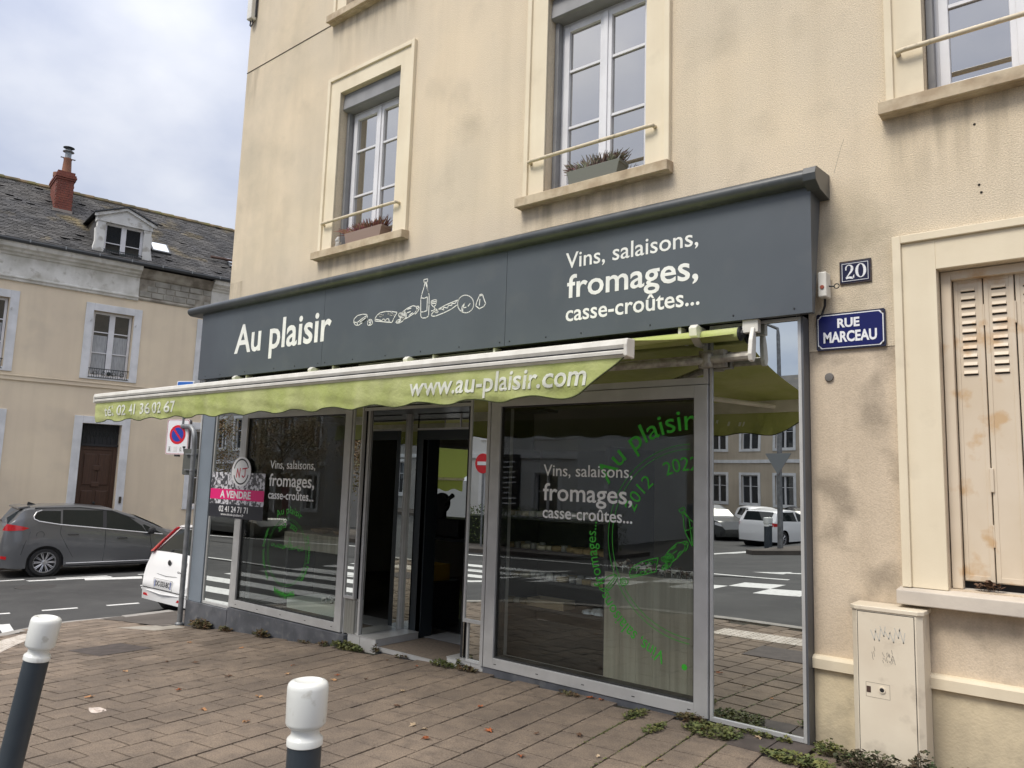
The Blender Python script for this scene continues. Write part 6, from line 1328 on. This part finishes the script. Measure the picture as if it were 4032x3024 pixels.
for i, (x, y, rx, ry, h, n, mt, lab, lf) in enumerate(WL):
    o = weed(x, y, rx, ry, h, n, mt, lab, 40 + i, lf, 'weed' if i < len(WL) - 1 else 'leaves')
    if i == len(WL) - 1: o.location.z = 1.052
for i, (v_, u0, u1) in enumerate(((5.5, 1.25, .3), (6.5, 1.1, -.6), (7.5, 1.2, -1.2), (8.5, 1.1, -1.5))):
    ax, ay, bx, by = -4 + u0 * ux + v_ * PW * sin(ang), -1.5 + u0 * uy - v_ * PW * cos(ang), -4 + u1 * ux + v_ * PW * sin(ang), -1.5 + u1 * uy - v_ * PW * cos(ang)
    k = MB(); q = random.Random(60 + i)
    for j in range(220):
        u = q.random() ** 1.4; x = ax + (bx - ax) * u + q.gauss(0, .006); y = ay + (by - ay) * u; l = q.uniform(.003, .007); a = q.random() * 6; k.face([(x + l * cos(a + s_), y + l * sin(a + s_), P(x) + q.uniform(.001, .006)) for s_ in (0, 1.6, 3.1, 4.7)])
    o = k.obj('joint_moss', LEAFG, pav, kind='stuff')
LV = [(-7.8, -.85, 0), (-6.92, -1.55, 1), (-6.67, -1.41, 1), (-6.81, -1.97, 0), (-6.4, -2.13, 1), (-6.07, -2.56, 0), (-5.1, -1.78, 0), (-5.09, -2.22, 0), (-5.76, -2.05, 2), (-5.58, -1.2, 0), (-5.21, -.97, 2), (-4.91, -.92, 1), (-4.13, -1.3, 1), (-3.74, -1.52, 3), (-3.62, -1.53, 3), (-3.49, -1.65, 2), (-3.3, -1.27, 2), (-2.87, -1.49, 2), (-2.53, -1.19, 3), (-2.82, -.95, 1), (-3.7, -.9, 2), (-3.24, -.16, 2), (-3.16, -.15, 2), (-5.83, -.97, 2), (-5.09, -1.1, 0), (-2.23, -.99, 0), (-5.35, -.3, 1), (-3.05, -1.1, 1), (-4.4, -1.0, 3), (-2.3, -.28, 2), (-1.95, -.2, 3), (-7.0, -.75, 0), (-4.6, -2.2, 0), (-5.9, -1.55, 1), (-4.95, -.32, 2)]
LM = [DRYL, DRYD, mat('orange_autumn_leaf', (.36, .10, .03), .8, col2=(.20, .06, .02), ns=20), mat('pale_dry_leaf', (.50, .40, .28), .8, col2=(.36, .26, .16), ns=20)]
LN = ['tan', 'dark brown', 'orange', 'pale buff']
q = random.Random(77)
for i, (x, y, c_) in enumerate(LV):
    k = MB(); n = 11; sc = q.uniform(.022, .042); ct = (0, 0, .006); rim = []
    for j in range(n): a = 2 * pi * j / n; r = sc * (1 if j % 2 == 0 else .45) * q.uniform(.75, 1.2); rim.append((r * cos(a), r * sin(a) * .75, .003 + q.uniform(0, .014)))
    for j in range(n): k.face([ct, rim[j], rim[(j + 1) % n]])
    k.tube([(0, 0, .006), (-sc * .8, -sc * .6, .004)], .001, 3)
    o = k.obj('fallen_leaf', LM[c_]); o.location = (x, y, P(x) + .002); o.rotation_euler = (0, 0, q.random() * 6); wh = 'close below the right window' if x > -4 and y > -.6 else 'in front of the right window' if x > -4 and y > -1.25 else 'on the pavers farther out from the right window' if x > -4 else 'just before the doorway' if x > -5.9 and y > -1.3 else 'between the two bollards on open paving' if x > -6.3 else 'in front of the left window'
    tag(o, '%s dead leaf lying %s' % (LN[c_], wh), 'leaf', '%s fallen leaves' % LN[c_])
k = MB(); q = random.Random(5); rim = [(-5.66 + .09 * cos(a * .7) * (1 + .3 * sin(a * 3)), -2.68 + .05 * sin(a * .7)) for a in range(9)]
k.prism(rim, P(-5.7) + .003, P(-5.7) + .005, 'z'); k.prism([(x * .6 - 2.27, y * .5 - 1.33) for x, y in rim], P(-5.7) + .005, P(-5.7) + .012, 'z'); tag(k.obj('paper_scrap', mat('trampled_paper', (.66, .58, .52), .9, col2=(.45, .38, .33), ns=30)), 'flattened pale scrap of paper stuck to the pavers', 'litter')
k = MB(); q = random.Random(15)
for i in range(420):
    x, y = q.uniform(-9, -1.5), q.uniform(-4, -.15)
    if y < kl(x) + .25: continue
    l = q.uniform(.002, .006); a = q.random() * 6; k.face([(x + l * cos(a + s_), y + l * sin(a + s_) * .6, P(x) + .0035) for s_ in (0, 1.9, 3.6, 4.9)])
o = k.obj('fine_litter', mat('bits_of_dry_leaf', (.30, .24, .17), .9, isl=.6), kind='stuff'); o['label'] = 'tiny dry crumbs scattered over the brown pavers'

# ================================================================== WHAT THE MIRRORS SHOW
def terrace(name, lab, x, y, z, rot, w, h, floors, wallm, wins, doors=(), trim=BLUEW, roofm=SLATE, depth=9, shop=False):
    t = thing(name, lab, 'house', (x, y, z), (0, 0, rot)); fhh = h / floors; ops_ = []; L_ = []
    for f in range(floors):
        for i in range(wins):
            c_ = w * (i + .5) / wins; isd = f == 0 and i in doors
            L_.append((c_, f, isd)); z0 = .1 if isd else f * fhh + (.95 if f else .9); z1 = f * fhh + 2.65; ww = .55 if not isd else .6
            ops_.append((c_ - ww, c_ + ww, z0, z1, .2))
    m = MB(); wall_cells(m, 0, w, -1.5, h, ops_); m.face([(0, 0, -1.5), (0, depth, -1.5), (0, depth, h), (0, 0, h)]); m.face([(w, 0, -1.5), (w, depth, -1.5), (w, depth, h), (w, 0, h)]); m.face([(0, depth, -1.5), (w, depth, -1.5), (w, depth, h), (0, depth, h)]); m.obj('wall', wallm, t, local=True)
    m = MB(); m.box(-.1, w + .1, -.25, 0, h - .25, h + .05)
    for f in range(1, floors): m.box(0, w, -.07, 0, f * fhh + .1, f * fhh + .3)
    m.obj('cornice', trim, t, local=True); m = MB(); m.prism([(-.3, h), (depth / 2, h + 2.8), (depth + .3, h)], -.05, w + .05, 'x'); m.obj('roof', roofm, t, local=True)
    for (c_, f, isd), o_ in zip(L_, ops_):
        m = MB(); m.frame(o_[0] - .15, o_[1] + .15, o_[2] - .12, o_[3] + .15, .15, -.05, 0); m.obj('window_surround', trim, t, local=True)
        if isd:
            m = MB(); m.box(o_[0], o_[1], .12, .2, o_[2], o_[3] - .5); m.obj('door', mat('oxblood_door', (.13, .02, .03), .5), t, local=True)
            m = MB(); m.box(o_[0], o_[1], .16, .2, o_[3] - .5, o_[3]); m.obj('fanlight', FPANE, t, local=True)
        else:
            m = MB(); m.frame(o_[0], o_[1], o_[2], o_[3], .06, .1, .17); m.box(c_ - .05, c_ + .05, .1, .16, o_[2], o_[3]); m.box(o_[0], o_[1], .11, .15, o_[2] + (o_[3] - o_[2]) * .6, o_[2] + (o_[3] - o_[2]) * .6 + .03); fr = m.obj('window', WHITEPVC, t, local=True)
            m = MB(); m.box(o_[0] + .05, o_[1] - .05, .165, .17, o_[2] + .05, o_[3] - .05); m.obj('pane', FPANE, fr, local=True)
    return t
CRM = mat('pale_limestone_front', (.50, .43, .335), .9, col2=(.43, .37, .29), ns=.8, streak=.2); WH = mat('white_rendered_front', (.62, .62, .61), .9, col2=(.55, .55, .54), ns=.8); GRF = mat('grey_rendered_front', (.36, .35, .33), .9, col2=(.30, .29, .28), ns=.8)
terrace('terrace_house', 'pale limestone terrace with an oxblood door, opposite, behind the lamp post', -8.5, -39.5, -.3, pi + .12, 13, 6.6, 2, CRM, 6, (2,))
terrace('terrace_house', 'white rendered house right of the limestone terrace', 2, -39.5, -.3, pi, 10.4, 7.2, 2, WH, 4, ())
terrace('terrace_house', 'limestone house with arched look at the left end of the opposite terrace', -21.6, -37.9, -.5, pi + .12, 9, 6.6, 2, CRM, 4, (0,))
terrace('terrace_house', 'grey rendered house with shutters up the main street on the far side', -31, -18.6, -1.1, pi, 11, 9.0, 3, GRF, 5, (1,))
terrace('terrace_house', 'white house beside the hedge on the far side of the main street', -16.0, -18.6, -.75, pi, 8.2, 6.2, 2, WH, 3, ())
terrace('terrace_house', 'cream house at the end of the main street', -42.5, -18.6, -1.3, pi, 13, 8, 3, CRM, 5, (3,))
terrace('terrace_house', 'pale house closing the view up the side street', -43.5, -2, -1.3, pi / 2, 12, 8, 3, WH, 4, (2,))
terrace('terrace_house', 'grey house standing right across the road behind the photographer', 20, -22, -.2, pi, 16, 8.4, 3, GRF, 6, (2,))
# hedge in front of the white house
t = thing('hedge', 'clipped green hedge in front of the white house across the road', 'hedge', (-16.5, -16.2, -.6)); k = MB(); q = random.Random(31)
for i in range(9000):
    x, y, z = q.uniform(-20.5, -12.9), q.uniform(-17.2, -15.6), q.uniform(-.6, .55 + .15 * sin(q.random() * 6)); e = min(x + 20.5, -12.9 - x, y + 17.2, -15.6 - y, .7 - z)
    if e > .28 and q.random() < .85: continue
    l = q.uniform(.04, .08); a, b = q.random() * 6.3, q.random() * 3; d = Vector((cos(a) * cos(b), sin(a) * cos(b), sin(b))); s_ = Vector((-sin(a), cos(a), 0)); c_ = Vector((x, y, z)); k.face([c_ - s_ * l * .5, c_ + d * l, c_ + s_ * l * .5])
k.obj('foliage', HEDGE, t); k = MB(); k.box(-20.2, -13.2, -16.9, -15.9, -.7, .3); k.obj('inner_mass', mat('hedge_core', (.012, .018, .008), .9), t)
def tree(x, y, z, h, r, lab, seed, n=9000):
    t = thing('street_tree', lab, 'tree', (x, y, z)); q = random.Random(seed); k = MB(); k.tube([(x, y, z - .2), (x + .05, y, z + h * .25), (x - .05, y + .05, z + h * .5), (x, y, z + h * .8)], [.16, .13, .10, .04], 10); tips = []
    for i in range(16):
        a = i * 2.4; zz = z + h * (.35 + .035 * i); e = Vector((x + cos(a) * r * q.uniform(.45, .95), y + sin(a) * r * q.uniform(.45, .95), zz + q.uniform(.3, 1.3))); k.tube([(x, y, zz), tuple((Vector((x, y, zz)) + e) / 2 + Vector((0, 0, .15))), tuple(e)], [.05, .03, .01], 5); tips.append(e)
    k.obj('trunk', BARK, t); k = MB()
    for i in range(n):
        c_ = q.choice(tips) + Vector((q.gauss(0, r * .22), q.gauss(0, r * .22), q.gauss(0, r * .2))); l = q.uniform(.06, .13); a, b = q.random() * 6.3, q.uniform(-1, 1); d = Vector((cos(a) * cos(b), sin(a) * cos(b), sin(b))); s_ = Vector((-sin(a), cos(a), q.uniform(-.5, .5))); k.face([c_, c_ + d * l * .5 + s_ * l * .35, c_ + d * l, c_ + d * l * .5 - s_ * l * .35])
    k.obj('crown', FOL, t); return t
tree(-24.5, -16.3, -.9, 4.4, 1.5, 'small street tree left of the hedge across the road', 3); tree(-30.5, -15.8, -.9, 4.8, 1.7, 'taller street tree farther up the road', 4); tree(-37.5, -15.8, -1, 4.8, 1.7, 'street tree at the far end of the row', 6, 6000)
# lamp post with give way sign, no entry sign
t = thing('lamp_post', 'grey street lamp on a tall pole across the road', 'street lamp', (-8.87, -19.7, -.3))
k = MB(); k.tube([(-8.87, -19.7, -.3), (-8.87, -19.7, 6.6), (-8.9, -19.75, 6.85), (-9.3, -19.5, 7.05)], [.09, .06, .055, .045], 12); k.obj('pole', GALV, t, smooth='auto'); k = MB(); k.lathe([(.02, 6.98), (.26, 7.02), (.28, 7.06), (.18, 7.14), (.02, 7.16)], 14, (0, 0, 0)); k.v = [(v[0] * 1.7 - 9.55, v[1] * .6 - 19.35, v[2]) for v in k.v]; k.obj('lamp_head', ZINCD, t, smooth='auto')
t = thing('give_way_sign', 'triangular sign seen from its grey back on the lamp post across the road', 'traffic sign', (-8.87, -19.6, 2.4)); k = MB(); k.prism([(-9.28, 2.72), (-8.46, 2.72), (-8.87, 2.02)], -19.6, -19.58); k.obj('face', ZINC, t)
k = MB(); P3 = [(-9.28, 2.72), (-8.46, 2.72), (-8.87, 2.02)]; I3 = [(-9.13, 2.64), (-8.61, 2.64), (-8.87, 2.19)]
for i in range(3): j = (i + 1) % 3; k.prism([P3[i], P3[j], I3[j], I3[i]], -19.605, -19.60)
k.obj('red_border', RED, t)
t = thing('no_entry_sign', 'round red no entry sign on a pole beside the hedge across the road', 'traffic sign', (-17.55, -15.1, -.8)); k = MB(); k.tube([(-17.55, -15.1, -.9), (-17.55, -15.1, 2.3)], .035, 8); k.obj('pole', GALV, t)
k = MB(); k.lathe([(.34, -15.06), (.34, -15.04)], 30, (-17.55, 0, 2.15), 'y'); k.obj('red_disc', RED, t); k = MB(); k.box(-17.78, -17.32, -15.039, -15.03, 2.09, 2.21); k.obj('white_bar', SWHITE, t)
t = thing('shop_blackboard', 'black board with chalk writing on the white wall across the road', 'board', (-19, -18.5, 1.5)); k = MB(); k.box(-19.6, -18.6, -18.58, -18.5, .5, 2.6); k.obj('board', BLACK, t)
k = MB(); q = random.Random(2)
for i in range(9): ribbon(k, [(-19.5, .7 + i * .2), (-19.5 + q.uniform(.4, .8), .72 + i * .2)], .05, -18.49, -.002)
k.obj('chalk_lines', SWHITE, t)
